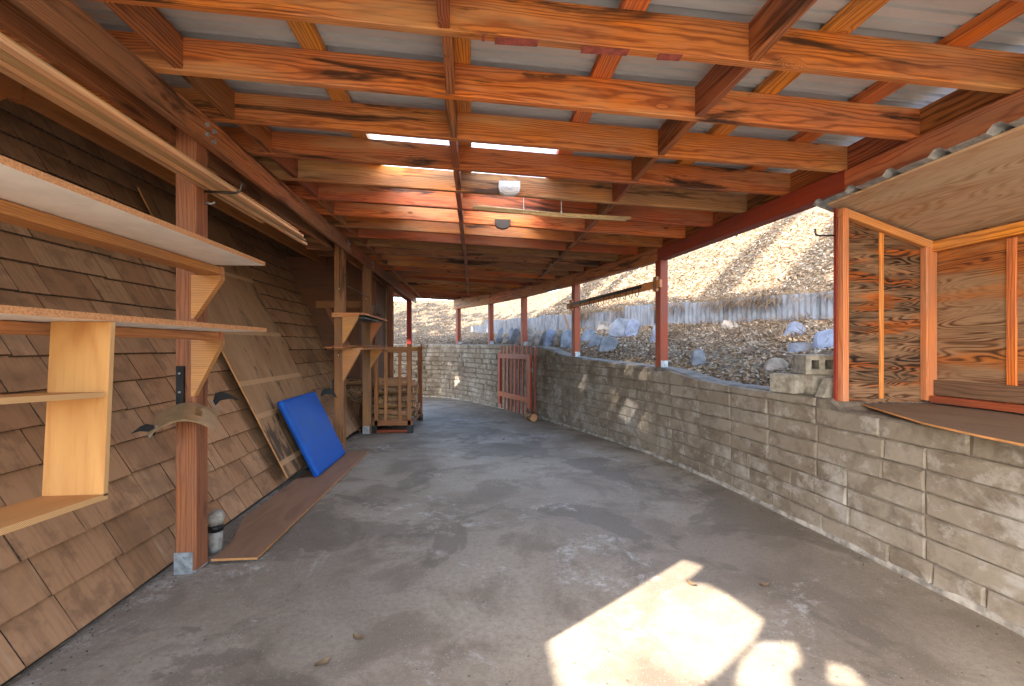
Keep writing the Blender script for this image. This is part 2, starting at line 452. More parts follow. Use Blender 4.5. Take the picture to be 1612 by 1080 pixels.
def frame(p0, p1, up=(0, 0, 1)):
    """matrix at the middle of p0-p1, local X along it, local Z near up"""
    a, b = Vector(p0), Vector(p1)
    x = (b - a).normalized()
    u = Vector(up)
    if abs(x.dot(u)) > .98:
        u = Vector((0, 1, 0))
    y = u.cross(x).normalized()
    z = x.cross(y).normalized()
    m = Matrix.Identity(4)
    m.col[0][:3] = x; m.col[1][:3] = y; m.col[2][:3] = z
    m.col[3][:3] = (a + b) / 2
    return m
def bar_geo(L, w, h, ch=.003):
    """chamfered board, X = length, Y = w, Z = h"""
    y, z = w / 2, h / 2
    ch = min(ch, y * .45, z * .45)
    prof = [(-y + ch, -z), (y - ch, -z), (y, -z + ch), (y, z - ch), (y - ch, z), (-y + ch, z), (-y, z - ch), (-y, -z + ch)]
    V = [(-L / 2, a, b) for a, b in prof] + [(L / 2, a, b) for a, b in prof]
    F = [(i, (i + 1) % 8, 8 + (i + 1) % 8, 8 + i) for i in range(8)]
    F += [tuple(range(7, -1, -1)), tuple(range(8, 16))]
    return V, F
def lumber(name, p0, p1, w, h, mat, parent=None, up=(0, 0, 1), ch=.003, label=None):
    L = (Vector(p1) - Vector(p0)).length
    V, F = bar_geo(L, w, h, ch)
    o = obj(name, V, F, mat, parent, frame(p0, p1, up))
    if label:
        o['label'] = label
    return o
def box(name, lo, hi, mat, parent=None, ch=.003, axis=0):
    """axis aligned board given by two corners; axis = grain direction"""
    lo, hi = Vector(lo), Vector(hi)
    c = (lo + hi) / 2
    d = hi - lo
    if axis == 0:
        return lumber(name, (lo.x, c.y, c.z), (hi.x, c.y, c.z), d.y, d.z, mat, parent, ch=ch)
    if axis == 1:
        return lumber(name, (c.x, lo.y, c.z), (c.x, hi.y, c.z), d.x, d.z, mat, parent, ch=ch)
    return lumber(name, (c.x, c.y, lo.z), (c.x, c.y, hi.z), d.x, d.y, mat, parent, ch=ch) if True else None
def post_geo(name, x0, x1, y0, y1, z0, z1, mat, parent, ch=.004):
    # upright board: local X up, Y = world -x.. handled by frame(up=(0,1,0))
    V, F = bar_geo(z1 - z0, x1 - x0, y1 - y0, ch)
    m = Matrix(((0, 1, 0, (x0 + x1) / 2), (0, 0, 1, (y0 + y1) / 2), (1, 0, 0, (z0 + z1) / 2), (0, 0, 0, 1)))
    return obj(name, V, F, mat, parent, m)
def prism(pts, t, axis=1):
    """closed 2-D outline extruded by t; axis 1: outline in XZ extruded along Y; 2: outline in XY along Z; 0: outline in YZ along X"""
    n = len(pts)
    def P(a, b, c):
        return (a, c, b) if axis == 1 else ((a, b, c) if axis == 2 else (c, a, b))
    V = [P(a, b, -t / 2) for a, b in pts] + [P(a, b, t / 2) for a, b in pts]
    F = [(i, (i + 1) % n, n + (i + 1) % n, n + i) for i in range(n)] + [tuple(range(n - 1, -1, -1)), tuple(range(n, 2 * n))]
    return V, F
def tube_geo(path, rad, seg=8, caps=True):
    P = [Vector(p) for p in path]
    n = len(P)
    rs = rad if isinstance(rad, (list, tuple)) else [rad] * n
    V, F = [], []
    t0 = (P[1] - P[0]).normalized()
    ref = Vector((0, 0, 1)) if abs(t0.z) < .9 else Vector((0, 1, 0))
    for i in range(n):
        t = (P[min(i + 1, n - 1)] - P[max(i - 1, 0)]).normalized()
        u = (ref - t * ref.dot(t)).normalized()
        ref = u
        w = t.cross(u)
        for k in range(seg):
            a = 2 * math.pi * k / seg
            V.append(P[i] + (u * math.cos(a) + w * math.sin(a)) * rs[i])
    for i in range(n - 1):
        for k in range(seg):
            F.append((i * seg + k, i * seg + (k + 1) % seg, (i + 1) * seg + (k + 1) % seg, (i + 1) * seg + k))
    if caps:
        F.append(tuple(range(seg - 1, -1, -1)))
        F.append(tuple(range((n - 1) * seg, n * seg)))
    return V, F
def tube(name, path, rad, mat, parent=None, seg=8, smooth=True):
    V, F = tube_geo(path, rad, seg)
    c = Vector(path[0])
    V = [Vector(v) - c for v in V]
    return obj(name, V, F, mat, parent, Matrix.Translation(c), smooth)
def joined(parts):
    V, F = [], []
    for v, f in parts:
        b = len(V)
        V += [tuple(q) for q in v]
        F += [tuple(i + b for i in q) for q in f]
    return V, F
def xfgeo(g, m):
    return [tuple(m @ Vector(v)) for v in g[0]], g[1]

def zf(y):                                   # the slab falls gently towards the far end
    return -0.02 * max(0.0, y - 4.5)
def zr(x):                                   # underside of the rafters
    return 2.172 - 0.045 * x

# ------------------------------------------------------------------ retaining wall path
def catmull(pts, n=14):
    out = []
    P = [np.array(p, float) for p in pts]
    P = [2 * P[0] - P[1]] + P + [2 * P[-1] - P[-2]]
    for i in range(1, len(P) - 2):
        for k in range(n):
            t = k / n
            a, b, c, d = P[i - 1], P[i], P[i + 1], P[i + 2]
            out.append(.5 * ((2 * b) + (c - a) * t + (2 * a - 5 * b + 4 * c - d) * t * t + (3 * b - a - 3 * c + d) * t ** 3))
    out.append(P[-2])
    return np.array(out)
WALLP = catmull([(2.13, -2.2), (2.12, -.6), (2.11, .8), (2.09, 1.56), (2.045, 2.36), (1.955, 3.5), (1.80, 4.45), (1.58, 5.4), (1.245, 6.6), (.865, 7.8), (.43, 8.85), (-.2, 10.25), (-.845, 11.1), (-1.6, 11.38), (-2.6, 11.45), (-4.2, 11.45)])
seg = np.linalg.norm(np.diff(WALLP, axis=0), axis=1)
WS = np.concatenate([[0], np.cumsum(seg)])
def wp(s):
    return np.array([np.interp(s, WS, WALLP[:, 0]), np.interp(s, WS, WALLP[:, 1])])
def wdir(s):
    d = wp(min(s + .05, WS[-1])) - wp(max(s - .05, 0))
    return d / np.linalg.norm(d)
def wnorm(s):                                 # away from the slab
    d = wdir(s)
    return np.array([d[1], -d[0]])
YS = [-3, 2.38, 2.44, 3.45, 3.7, 4.05, 4.3, 5.6, 6.1, 6.5, 6.9, 7.2, 9.0, 10.6, 11.2]
ZS = [.742, .742, .80, .80, .808, .862, .885, .925, .945, .97, 1.06, 1.095, 1.135, 1.145, 1.15]
def s_of_y(y):
    return float(np.interp(y, WALLP[:, 1], WS))
SY = [s_of_y(y) for y in YS]
def wtop(s):
    return float(np.interp(s, SY, ZS))

# ------------------------------------------------------------------ ground
def floor_geo():
    ys = [round(.6 + .1 * i, 3) for i in range(0, 115)]
    V, F = [], []
    for y in ys:
        # right edge runs into the block wall, left edge is broken along the house
        if y < WALLP[0, 1]:
            xr = 2.2
        else:
            m = [p[0] for p in WALLP if True]
            xr = None
        x_l = -1.507 + .010 * mnoise.noise((y * 4.0, .3, 0)) + .010 * mnoise.noise((y * 13.0, 1.3, 0))
        if y > 6.4:
            x_l = -4.5
        s = s_of_y(min(y, 11.45))
        xr = (wp(s)[0] + .12) if y < 11.1 else 1.0
        for q in np.linspace(0, 1, 7):
            V.append((x_l + (xr - x_l) * q, y, zf(y)))
    n = 7
    for i in range(len(ys) - 1):
        for j in range(n - 1):
            F.append((i * n + j, i * n + j + 1, (i + 1) * n + j + 1, (i + 1) * n + j))
    return V, F
V, F = floor_geo()
fl = obj('concrete_floor', V, F, 'concrete')
fl['kind'] = 'structure'
V = [(-9, -9, -.07), (3, -9, -.07), (3, 12, -.25), (-9, 12, -.25)]
g0 = obj('soil_strip', V, [(0, 1, 2, 3)], 'soil')
g0['kind'] = 'structure'

V = [(-9, -9, .0), (9, -9, .0), (9, -2.3, .0), (2.25, -2.0, .0), (2.25, .6, .0), (-1.5, .6, .0), (-9, .6, .0)]
dw = obj('driveway', V, [(0, 1, 2, 3, 4, 5, 6)], plain('pale_gravel', (0.29, 0.262, 0.222), .95, spots=.2, scale=30, bump=.8))  # unseen pale ground added behind the viewpoint to bounce sun up under the roof
dw['kind'] = 'structure'
# hillside: bank between wall and zinc sheet wall, then the slope above it
P0 = np.array([4.89, 5.60]); TV = np.array([-.51, .86]); NV = np.array([.86, .51])
def step_h(t):
    return .36 * float(np.clip((10.0 - t) / 2.0, 0, 1))
def crest(t):
    return float(np.interp(t, [-8, 5, 8, 10, 11.5, 13, 16], [16, 14, 9.5, 7, 5, 3, 2]))
def fb(x, y, a, f):
    return a * mnoise.fractal((x * f, y * f, 3.1), 1.0, 2.0, 4)
S_A, S_B, S_SHED = s_of_y(10.0), s_of_y(11.3), s_of_y(2.75)
def sm(x):
    x = min(1.0, max(0.0, x))
    return x * x * (3 - 2 * x)
def far_k(ws):
    return sm((ws - S_A) / (S_B - S_A))
def line_pt(ws):
    w = wp(ws); nrm = wnorm(ws); k = far_k(ws)
    t = float((w - P0) @ TV)
    b = (P0 + TV * t) * (1 - k) + (w + nrm * 2.7) * k
    n = NV * (1 - k) + nrm * k
    return w, nrm, b, n / np.linalg.norm(n), t, k
def base_h(t, k):
    return (1.47 - .012 * max(0, t - 6)) * (1 - k) + 1.50 * k
def low_row(ws, frac):
    w, nrm, b, n, t, k = line_pt(ws)
    a = w + nrm * .19
    p = a + (b - a) * frac
    z0 = wtop(ws) - .015
    zb = base_h(t, k)
    sh = 1 - sm((ws - S_SHED + .5) / .6)
    f2 = frac if sh <= 0 else frac * (1 - sh) + sh * max(0, (frac - .2) / .8)
    e = f2 ** .8
    amp = min(1, f2 * 5)
    z = z0 + (zb - z0) * e + fb(p[0], p[1], .09, 1.6) * amp * (1 - .5 * frac) + fb(p[0], p[1], .035, 5.0) * amp - .04 * sh * (1 - amp)
    return p[0], p[1], z, t
def high_ws(ws, s):
    w, nrm, b, n, t, k = line_pt(ws)
    p = b + n * s
    c = crest(t) * (1 - k) + 3.1 * k
    up = base_h(t, k) + step_h(t) * (1 - k) + (.56 * (1 - k) + .42 * k) * min(s, c) - .25 * max(0, s - c)
    return p[0], p[1], up + fb(p[0], p[1], .12, .5) * min(1, s) + fb(p[0], p[1], .03, 4.0)
def high_pt(t, s):
    p = P0 + TV * t + NV * s
    return p[0], p[1], base_h(t, 0) + step_h(t) + .56 * s
WSs = np.arange(.3, WS[-1], .16)
fr = [0, .03, .07, .12] + list(np.linspace(.18, 1, 17))
ss = [.06, .14, .25, .4, .6] + list(np.arange(.85, 6, .3)) + list(np.arange(6.4, 26, 1.0))
V = []
for wsv in WSs:
    t = None
    for f_ in fr:
        x, y, z, t = low_row(wsv, f_)
        V.append((x, y, z))
    for s_ in ss:
        V.append(high_ws(wsv, s_))
nr = len(fr) + len(ss)
F = []
for i in range(len(WSs) - 1):
    for j in range(nr - 1):
        F.append((i * nr + j, (i + 1) * nr + j, (i + 1) * nr + j + 1, i * nr + j + 1))
HV = np.array(V)
hill = obj('hillside', V, F, 'hill', smooth=True)
hill['kind'] = 'structure'
V, F = [], []
for i in range(24):
    a = i / 23
    for j in range(5):
        V.append((-70 + 110 * a, 46 + 14 * j, .5 + j * (1.6 + .9 * mnoise.noise((a * 6, j * .7, 0))) + 1.2 * a))
for i in range(23):
    for j in range(4):
        F.append((i * 5 + j, (i + 1) * 5 + j, (i + 1) * 5 + j + 1, i * 5 + j + 1))
fh = obj('distant_hills', V, F, 'far', smooth=True)
fh['kind'] = 'structure'
V, F = [(-60, 10.5, .15), (-4.0, 11.0, .3), (-4.0, 50, 1.0), (-60, 50, .6)], [(0, 1, 2, 3)]
fy = obj('dry_ground', V, F, 'hill')
fy['kind'] = 'structure'
BIG = [(-90, -70, -.32), (90, -70, -.32), (90, 110, -.32), (-90, 110, -.32)]
ge = obj('ground', BIG, [(0, 1, 2, 3)], 'hill')
ge['kind'] = 'structure'

# ------------------------------------------------------------------ retaining wall of slump blocks
rw = thing('retaining_wall', 'low curved retaining wall of tan slump blocks along the right of the slab', 'wall', (2.0, 2.0, 0))
CH = .104
BL = .408
s0 = s_of_y(.9)
s_end = WS[-1] - 1.2
cores = []
def core_strip(sa, sb, off0, off1, top_add, zb=-.35):
    ss_ = np.arange(sa, sb, .05)
    V, F = [], []
    for s in ss_:
        p = wp(s); n = wnorm(s); z = wtop(s) + top_add
        a = p + n * off0; b = p + n * off1
        c = p + n * (off0 + .018)
        wob = .004 * mnoise.noise((s * 6, 0, 0))
        V += [(a[0], a[1], zb), (a[0], a[1], z - .016 + wob), (c[0], c[1], z + wob), (b[0], b[1], z + .004 + wob), (b[0], b[1], zb)]
    for i in range(len(ss_) - 1):
        for j in range(4):
            F.append((i * 5 + j, i * 5 + j + 1, (i + 1) * 5 + j + 1, (i + 1) * 5 + j))
    F += [(4, 3, 2, 1, 0), tuple((len(ss_) - 1) * 5 + j for j in range(5))]
    return V, F
V, F = core_strip(.2, WS[-1], .0075, .20, .0)
obj('mortar_core', V, F, 'mortar', rw, smooth=False)
# rough mortar fillet on the slab at the foot of the wall
ss_ = np.arange(.2, s_end, .06)
V, F = [], []
for s in ss_:
    p = wp(s); n = wnorm(s); z = zf(p[1])
    w = .012 + .012 * mnoise.noise((s * 5, 4, 0)); hh = .028 + .016 * mnoise.noise((s * 7, 9, 0))
    a = p - n * max(w, .004); b = p - n * .001
    c = p + n * .02
    V += [(a[0], a[1], z - .01), (a[0], a[1], z + .012), (b[0], b[1], z + max(.014, hh)), (c[0], c[1], z + max(.014, hh))]
for i in range(len(ss_) - 1):
    for j in range(3):
        F.append((i * 4 + j, i * 4 + j + 1, (i + 1) * 4 + j + 1, (i + 1) * 4 + j))
obj('mortar_fillet', V, F, 'white_mortar', rw)

def block_geo(L, za, zb0, zb1, bul, jit, cut):
    """front faces -Y local; X along the wall, Z up. top may slope from zb0 to zb1"""
    i_ = .006 + .6 * bul
    y0 = .0045
    def j():
        return random.uniform(-jit, jit)
    x0, x1 = -L / 2, L / 2
    back = [(x0, .085, za), (x1, .085, za), (x1, .085, zb1), (x0, .085, zb0)]
    rim = [(x0 + j(), y0, za + abs(j())), (x1 + j(), y0, za + abs(j())), (x1 + j(), y0, zb1 - abs(j())), (x0 + j(), y0, zb0 - abs(j()))]
    inn = []
    for (x, z) in ((x0 + i_, za + i_), ((x0 + x1) / 2, za + i_ * .8), (x1 - i_, za + i_), (x1 - i_, zb1 - i_), ((x0 + x1) / 2, (zb0 + zb1) / 2 - i_ * .8), (x0 + i_, zb0 - i_)):
        inn.append((x + 2 * j(), -bul + 1.6 * j(), z + j()))
    mid = [((x0 + x1) / 2 + j(), y0, za + j()), ((x0 + x1) / 2 + j(), y0, (zb0 + zb1) / 2 + j())]
    V = back + rim + inn + mid                   # 0-3, 4-7, 8-13, 14,15
    F = [(4, 14, 9, 8), (14, 5, 10, 9), (5, 6, 11, 10), (6, 15, 12, 11), (15, 7, 13, 12), (7, 4, 8, 13), (8, 9, 12, 13), (9, 10, 11, 12),
         (0, 1, 5, 14, 4), (1, 2, 6, 5), (2, 3, 7, 15, 6), (3, 0, 4, 7)]
    return V, F
nb = 0
near_blocks = []
for k in range(-2, 11):
    za0 = .012 + k * CH
    s = s0 - 1.6 + (BL / 2 if k % 2 else 0) + random.uniform(-.01, .01)
    while s < s_end:
        L = BL - .006 + random.uniform(-.012, .006)
        if random.random() < .05:
            L = BL * .5 - .006
        smid = s + L / 2
        p = wp(smid); n = wnorm(smid); d = wdir(smid)
        ta, tb = wtop(s) - .006, wtop(s + L) - .006
        za = za0
        zta, ztb = min(za + CH - .005, ta), min(za + CH - .005, tb)
        # let the topmost block of a step run up to the cap
        if 0 < ta - (za + CH) < .035: zta = ta
        if 0 < tb - (za + CH) < .035: ztb = tb
        if min(zta, ztb) - za > .045 and max(zta, ztb) > zf(p[1]) + .03:
            far = p[1] > 8.6
            g = block_geo(L, za, zta, ztb, .013 if far else .003, .004 if far else .003, 0)
            m = Matrix.Identity(4)
            m.col[0][:3] = (d[0], d[1], 0); m.col[1][:3] = (n[0], n[1], 0); m.col[2][:3] = (0, 0, 1)
            zc = (za + max(zta, ztb)) / 2
            m.col[3][:3] = (p[0], p[1], zc)
            V = [(x, y, z - zc) for x, y, z in g[0]]
            vis = s > s0 - .05
            if vis and nb < 298:
                obj('slump_block', V, g[1], 'slump', rw, m)
                nb += 1
            else:
                near_blocks.append(xfgeo((V, g[1]), m))
        s += L + .006
if near_blocks:
    V, F = joined(near_blocks)
    o = obj('slump_blocks', V, F, 'slump', rw)
    o['kind'] = 'stuff'

# ------------------------------------------------------------------ carport
cp = thing('carport', 'open lean-to carport of stained timber with metal roof over the slab', 'carport', (-1.38, 2.37, 0))
RY = [1.58 + .405 * (i - 1) for i in range(25)]
def beam_s(y):
    return s_of_y(y)
def beam_x(y):
    s = s_of_y(min(y, 11.4))
    return float((wp(s) + wnorm(s) * .10)[0])
# posts on the wall (far face / near face measured), each with a metal base
RP = [(1.894, 4.445, .888), (1.43, 6.264, .955), (.893, 7.981, 1.11), (.357, 9.26, 1.14), (-.346, 10.62, 1.145)]
def place_base(x, y, z, ang, parent):
    g = []
    for q in (-1, 1):
        g.append(xfgeo(bar_geo(.004, .08, .07, .0005), Matrix.Translation((q * .0475, 0, .035))))
    g.append(xfgeo(bar_geo(.095, .08, .004, .0005), Matrix.Translation((0, 0, .002))))
    V, F = joined(g)
    return obj('post_base', V, F, 'galv', parent, Matrix.Translation((x, y, z)) @ Matrix.Rotation(ang, 4, 'Z'))
BP = []                                      # polyline of the right beam
for i, (x, y, z) in enumerate(RP):
    s = s_of_y(y); d = wdir(s); ang = math.atan2(d[1], d[0])
    zt = 1.965
    V, F = bar_geo(zt - z - .004, .089, .089, .004)
    m = Matrix.Translation((x, y, (z + zt) / 2 + .002)) @ Matrix.Rotation(ang, 4, 'Z') @ Matrix(((0, 0, -1, 0), (0, 1, 0, 0), (1, 0, 0, 0), (0, 0, 0, 1)))
    po = obj('wall_post', V, F, 'red', cp, m)
    place_base(x, y, z - .003, ang, po)
    BP.append((x, y))
BP = [(2.155, -.6), (2.095, 2.36)] + BP[:]
lastd = (Vector(BP[-1]) - Vector(BP[-2])).normalized()
BP[-1] = tuple(Vector(BP[-1]) + lastd * .16)
for i in range(len(BP) - 1):
    a, b = BP[i], BP[i + 1]
    za, zb = zr(a[0]), zr(b[0])
    bot = 1.962
    t = (za + zb) / 2 - .003
    h = t - bot
    lumber('wall_beam', (a[0], a[1], bot + h / 2 + (0 if i != 1 else .0)), (b[0], b[1], bot + h / 2), .089 + (.004 if i == 1 else 0), h, 'red' if i == 1 else 'beam', cp, label='red painted length of wall beam' if i == 1 else None)
# left beam: two boards sandwiching the posts
LP = [(-1.43, -1.335, 2.32, 2.42, 0), (-1.43, -1.335, 4.83, 4.93, 0), (-1.415, -1.31, 5.97, 6.06, 0), (-1.43, -1.335, 7.72, 7.81, 0), (-1.43, -1.33, 9.95, 10.05, 0), (-1.43, -1.335, .50, .59, 0)]
for i, (x0, x1, y0, y1, _) in enumerate(LP):
    zb = zf(y0) + .004
    po = post_geo('post', x0, x1, y0, y1, zb + .012, 2.215, 'red' if i == 4 else 'post', cp)
    # strap base plate on the near face, stand-off pad below
    g = [xfgeo(bar_geo(.086, .004, .105, .001), Matrix.Translation(((x0 + x1) / 2 - .008, y0 - .004, zb + .05))),
         xfgeo(bar_geo(.094, .098, .012, .001), Matrix.Translation(((x0 + x1) / 2, (y0 + y1) / 2, zb + .006)))]
    for q in (.035, .075):
        g.append(tube_geo([((x0 + x1) / 2 - .008, y0 - .012, zb + q), ((x0 + x1) / 2 - .008, y0 - .004, zb + q)], .008, 6))
    V, F = joined(g)
    obj('post_base', V, F, 'galv', po)
    if i in (0, 1, 2):
        for q, (yy, zz) in enumerate(((.02, 2.135), (.075, 2.125), (.022, 2.185), (.078, 2.175))):
            V, F = tube_geo([(-1.298, y0 + yy, zz), (-1.287, y0 + yy, zz)], .012, 8)
            obj('bolt', V, F, 'galv', po)
for a, b in ((.60, 1.2), (1.2, 5.0), (5.0, 8.6), (8.6, 10.55)):
    lumber('beam_board', (-1.316, a + .002, 2.157), (-1.316, b - .002, 2.157), .036, .135, 'beam', cp)
    lumber('beam_board', (-1.449, a + .002, 2.15), (-1.449, b - .002, 2.15), .036, .12, 'beam', cp)
# rafters
for i, y in enumerate(RY):
    xr = np.interp(y, [p[1] for p in BP], [p[0] for p in BP]) + .03
    xl = -2.024
    m = frame((xl, y, zr(xl) + .07), (xr, y, zr(xr) + .07))
    V, F = bar_geo(xr - xl, .038, .14, .0035)
    obj('rafter', V, F, 'rafter', cp, m)
    if i == 1:
        for xa, xb in ((-.115 + .19, .055 + .17), (.38, .55), (.66, .745), (.03, .04)):
            o = box('paint_patch', (xa, y - .0185, zr(xb) - .0012), (xb, y + .0185, zr(xb) - .0002), 'patchpaint', cp, ch=.0001)
# blocking between rafters
for row, xb in enumerate((-1.2, -.10, 1.01)):
    for i in range(len(RY) - 1):
        y0, y1 = RY[i] + .0195, RY[i + 1] - .0195
        rx = np.interp(y1, [p[1] for p in BP], [p[0] for p in BP])
        if xb > rx - .12:
            continue
        dx = random.uniform(-.012, .012)
        h = random.uniform(.132, .14)
        lumber('blocking', (xb + dx, y0, zr(xb) + .14 - h / 2), (xb + dx * .3, y1, zr(xb) + .14 - h / 2), .038, h, 'block', cp)
# blocking over the wall beam
for i in range(len(RY) - 1):
    y0, y1 = RY[i] + .0195, RY[i + 1] - .0195
    xa = np.interp(y0, [p[1] for p in BP], [p[0] for p in BP]) + .005
    xb = np.interp(y1, [p[1] for p in BP], [p[0] for p in BP]) + .005
    lumber('blocking', (xa, y0, zr(xa) + .07), (xb, y1, zr(xb) + .07), .038, .136, 'block', cp)
# purlins
for px_, ymax in ((-1.9, 11.0), (-1.28, 11.0), (-.67, 11.0), (-.055, 9.9), (.565, 8.65), (1.34, 6.35), (1.82, 4.5)):
    z = zr(px_) + .14 + .019
    cuts = [1.13, 4.9 + px_ * .2, 8.5, 11.0]
    for a, b in zip(cuts[:-1], cuts[1:]):
        b2 = min(b, ymax)
        if b2 - a > .2:
            lumber('purlin', (px_, a + .002, z), (px_, b2 - .002, z), .089, .038, 'purlin', cp, up=(.045, 0, 1))
# roof sheets: ribs run down the slope (X)
def sheet_profile(y0, y1):
    pts = []
    y = y0
    while y < y1 - 1e-6:
        for dy, dz in ((0, 0), (.007, .034), (.029, .034), (.036, 0), (.105, 0), (.107, .012), (.123, .012), (.125, 0), (.165, 0), (.167, .012), (.183, .012), (.185, 0)):
            if y + dy < y1:
                pts.append((y + dy, dz))
        y += .2286
    pts.append((y1, 0))
    return pts
def right_edge(y):
    return float(np.interp(y, [p[1] for p in BP], [p[0] for p in BP])) + .14
def roof_piece(name, y0, y1, xa, xb, mat, lift=0.0):
    pr_ = sheet_profile(y0, y1)
    V, F = [], []
    for (y, dz) in pr_:
        x0 = xa
        x1 = xb if xb is not None else right_edge(y)
        nx = 6
        for q in range(nx):
            x = x0 + (x1 - x0) * q / (nx - 1)
            V.append((x, y, zr(x) + .1795 + dz + lift))
    nx = 6
    for i in range(len(pr_) - 1):
        for q in range(nx - 1):
            F.append((i * nx + q, i * nx + q + 1, (i + 1) * nx + q + 1, (i + 1) * nx + q))
    return obj(name, V, F, mat, cp)
SKY0, SKY1 = 2.74, 4.56
ycuts = [1.12, 2.0, SKY0, 3.65, SKY1, 5.47, 6.39, 7.3, 8.22, 9.13, 10.05, 11.0]
for a, b in zip(ycuts[:-1], ycuts[1:]):
    if a >= SKY0 - .01 and b <= SKY1 + .01:
        roof_piece('roof_sheet', a, b, -2.16, -.665, 'roof')
        roof_piece('roof_sheet', a, b, .56, None, 'roof')
        roof_piece('skylight_sheet', a, b, -.69, .585, 'poly', .003)
    else:
        roof_piece('roof_sheet', a, b, -2.16, None, 'roof')
V, F = prism([(-2.13, zr(-2.13) + .176), (-2.13, zr(-2.13) + .179), (-2.74, 2.70), (-2.74, 2.697)], 9.8, 1)
obj('eave_flashing', V, F, 'roof', cp, Matrix.Translation((0, 6.13, 0)))
# unseen deck behind the viewpoint, with holes added to shape the sun patches
patch = [(0.837, 2.124), (1.08, 2.268), (1.15, 2.19), (1.056, 2.106), (0.99, 2.05), (1.085, 2.02), (1.13, 1.93), (1.17, 1.74), (1.05, 1.62), (0.717, 1.40), (0.60, 1.25), (0.236, 1.30), (0.215, 1.577), (0.25, 1.60), (0.229, 1.662), (0.495, 1.886), (.72, 2.03)]
patch2 = [(0.85, 1.405), (.95, 1.53), (1.068, 1.61), (1.20, 1.60), (1.15, 1.50), (1.06, 1.45), (1.02, 1.36)]
patch3 = [(1.17, 1.40), (1.24, 1.49), (1.29, 1.455), (1.27, 1.36)]
def to_roof(p):
    zt = 2.36
    for _ in range(3):
        x = p[0] - 1.1 * zt
        zt = zr(x) + .18
    return (p[0] - 1.1 * zt, p[1] - .8 * zt)
import bmesh
from mathutils.geometry import delaunay_2d_cdt
def deck_with_sun_holes():
    outer = [(-2.62, 1.14), (-2.62, -.82), (2.3, -.82), (2.3, 1.14)]
    holes = [[to_roof(p) for p in h] for h in (patch, patch2, patch3)]
    vs, es = [], []
    for loop in [outer] + holes:
        b = len(vs)
        vs += [Vector(p) for p in loop]
        es += [(b + i, b + (i + 1) % len(loop)) for i in range(len(loop))]
    res = delaunay_2d_cdt(vs, es, [], 0, 1e-5)
    V2, F2 = res[0], res[2]
    def inside(p, poly):
        c = False
        j = len(poly) - 1
        for i in range(len(poly)):
            a, b = poly[i], poly[j]
            if (a[1] > p[1]) != (b[1] > p[1]) and p[0] < (b[0] - a[0]) * (p[1] - a[1]) / (b[1] - a[1]) + a[0]:
                c = not c
            j = i
        return c
    F = []
    for f in F2:
        c = (V2[f[0]] + V2[f[1]] + V2[f[2]]) / 3
        if inside(c, outer) and not any(inside(c, h) for h in holes):
            F.append(tuple(f))
    return [(v.x, v.y, zr(v.x) + .172) for v in V2], F
V, F = deck_with_sun_holes()
obj('roof_deck', V, F, 'roof', cp)

# ------------------------------------------------------------------ house: shingled slope, fascia, corner
hs = thing('house', 'house side with leaning wall of brown wood shingles along the left of the slab', 'house', (-1.5, 3.0, 0))
WX, WSL = -1.515, .45
EU = Vector((-WSL, 0, 1)).normalized()
EN = Vector((1, 0, WSL)).normalized()
def wallp(y, u, n):
    return Vector((WX, y, 0)) + EU * u + EN * n
V = [wallp(y, u, n) for n in (-.002, -.06) for (y, u) in ((-.9, .0), (8.1, .0), (8.1, 2.97), (-.9, 2.97))]
obj('wall_sheathing', V, [(3, 2, 1, 0), (4, 5, 6, 7), (0, 1, 5, 4), (1, 2, 6, 5), (2, 3, 7, 6), (3, 0, 4, 7)], 'tar', hs)
EXP = .163
shs = []
def camproj(p):
    d = Vector(p) - Vector((0, 0, 1.1))
    f_ = Vector((math.sin(YAW), math.cos(YAW), 0)); r_ = Vector((math.cos(YAW), -math.sin(YAW), 0))
    dep = d.dot(f_)
    if dep < .05:
        return (-9999, 0, dep)
    return (806 + 716 * d.dot(r_) / dep, 545 - 716 * d.z / dep, dep)
for k in range(18):
    u0 = .012 + k * EXP
    y = -.9 + random.uniform(0, .1)
    while y < 8.05:
        w = random.choice((.12, .17, .2, .24, .27, .3, .34, .40)) * random.uniform(.9, 1.1)
        w = min(w, 8.07 - y)
        if w < .03:
            break
        jb = random.uniform(-.004, .004)
        tn = random.uniform(-.0015, .0015)
        g = .0022
        shs.append((y + g, y + w - g, u0 + jb, u0 + EXP + .022, tn))
        y += w
def shingle(s):
    y0, y1, u0, u1, tn = s
    hw = (y1 - y0) / 2; hu = (u1 - u0) / 2
    b0, b1, t0, t1 = .0085 + tn, .0285 + tn * 2, -.0015, .0055
    # local X = up the slope, Y = along wall (world -Y so that Z faces out)
    V = [(-hu, -hw, b0), (-hu, hw, b0), (-hu, hw, b1 - .002), (-hu, -hw, b1 - .002), (-hu + .003, -hw, b1), (-hu + .003, hw, b1), (hu, -hw, t0), (hu, hw, t0), (hu, hw, t1), (hu, -hw, t1)]
    F = [(0, 1, 2, 3), (3, 2, 5, 4), (4, 5, 8, 9), (0, 6, 7, 1), (9, 8, 7, 6), (1, 7, 8, 5, 2), (0, 3, 4, 9, 6)]
    F = [tuple(reversed(f)) for f in F]
    m = Matrix.Identity(4)
    yv = EN.cross(EU)
    # the butt end is cut a little out of square
    V[0] = (V[0][0] - tn * 2, *V[0][1:]); V[3] = (V[3][0] - tn * 2, *V[3][1:]); V[4] = (V[4][0] - tn * 2, *V[4][1:])
    c = wallp((y0 + y1) / 2, (u0 + u1) / 2, 0)
    m.col[0][:3] = EU; m.col[1][:3] = yv; m.col[2][:3] = EN; m.col[3][:3] = c
    return V, F, m
vis = []
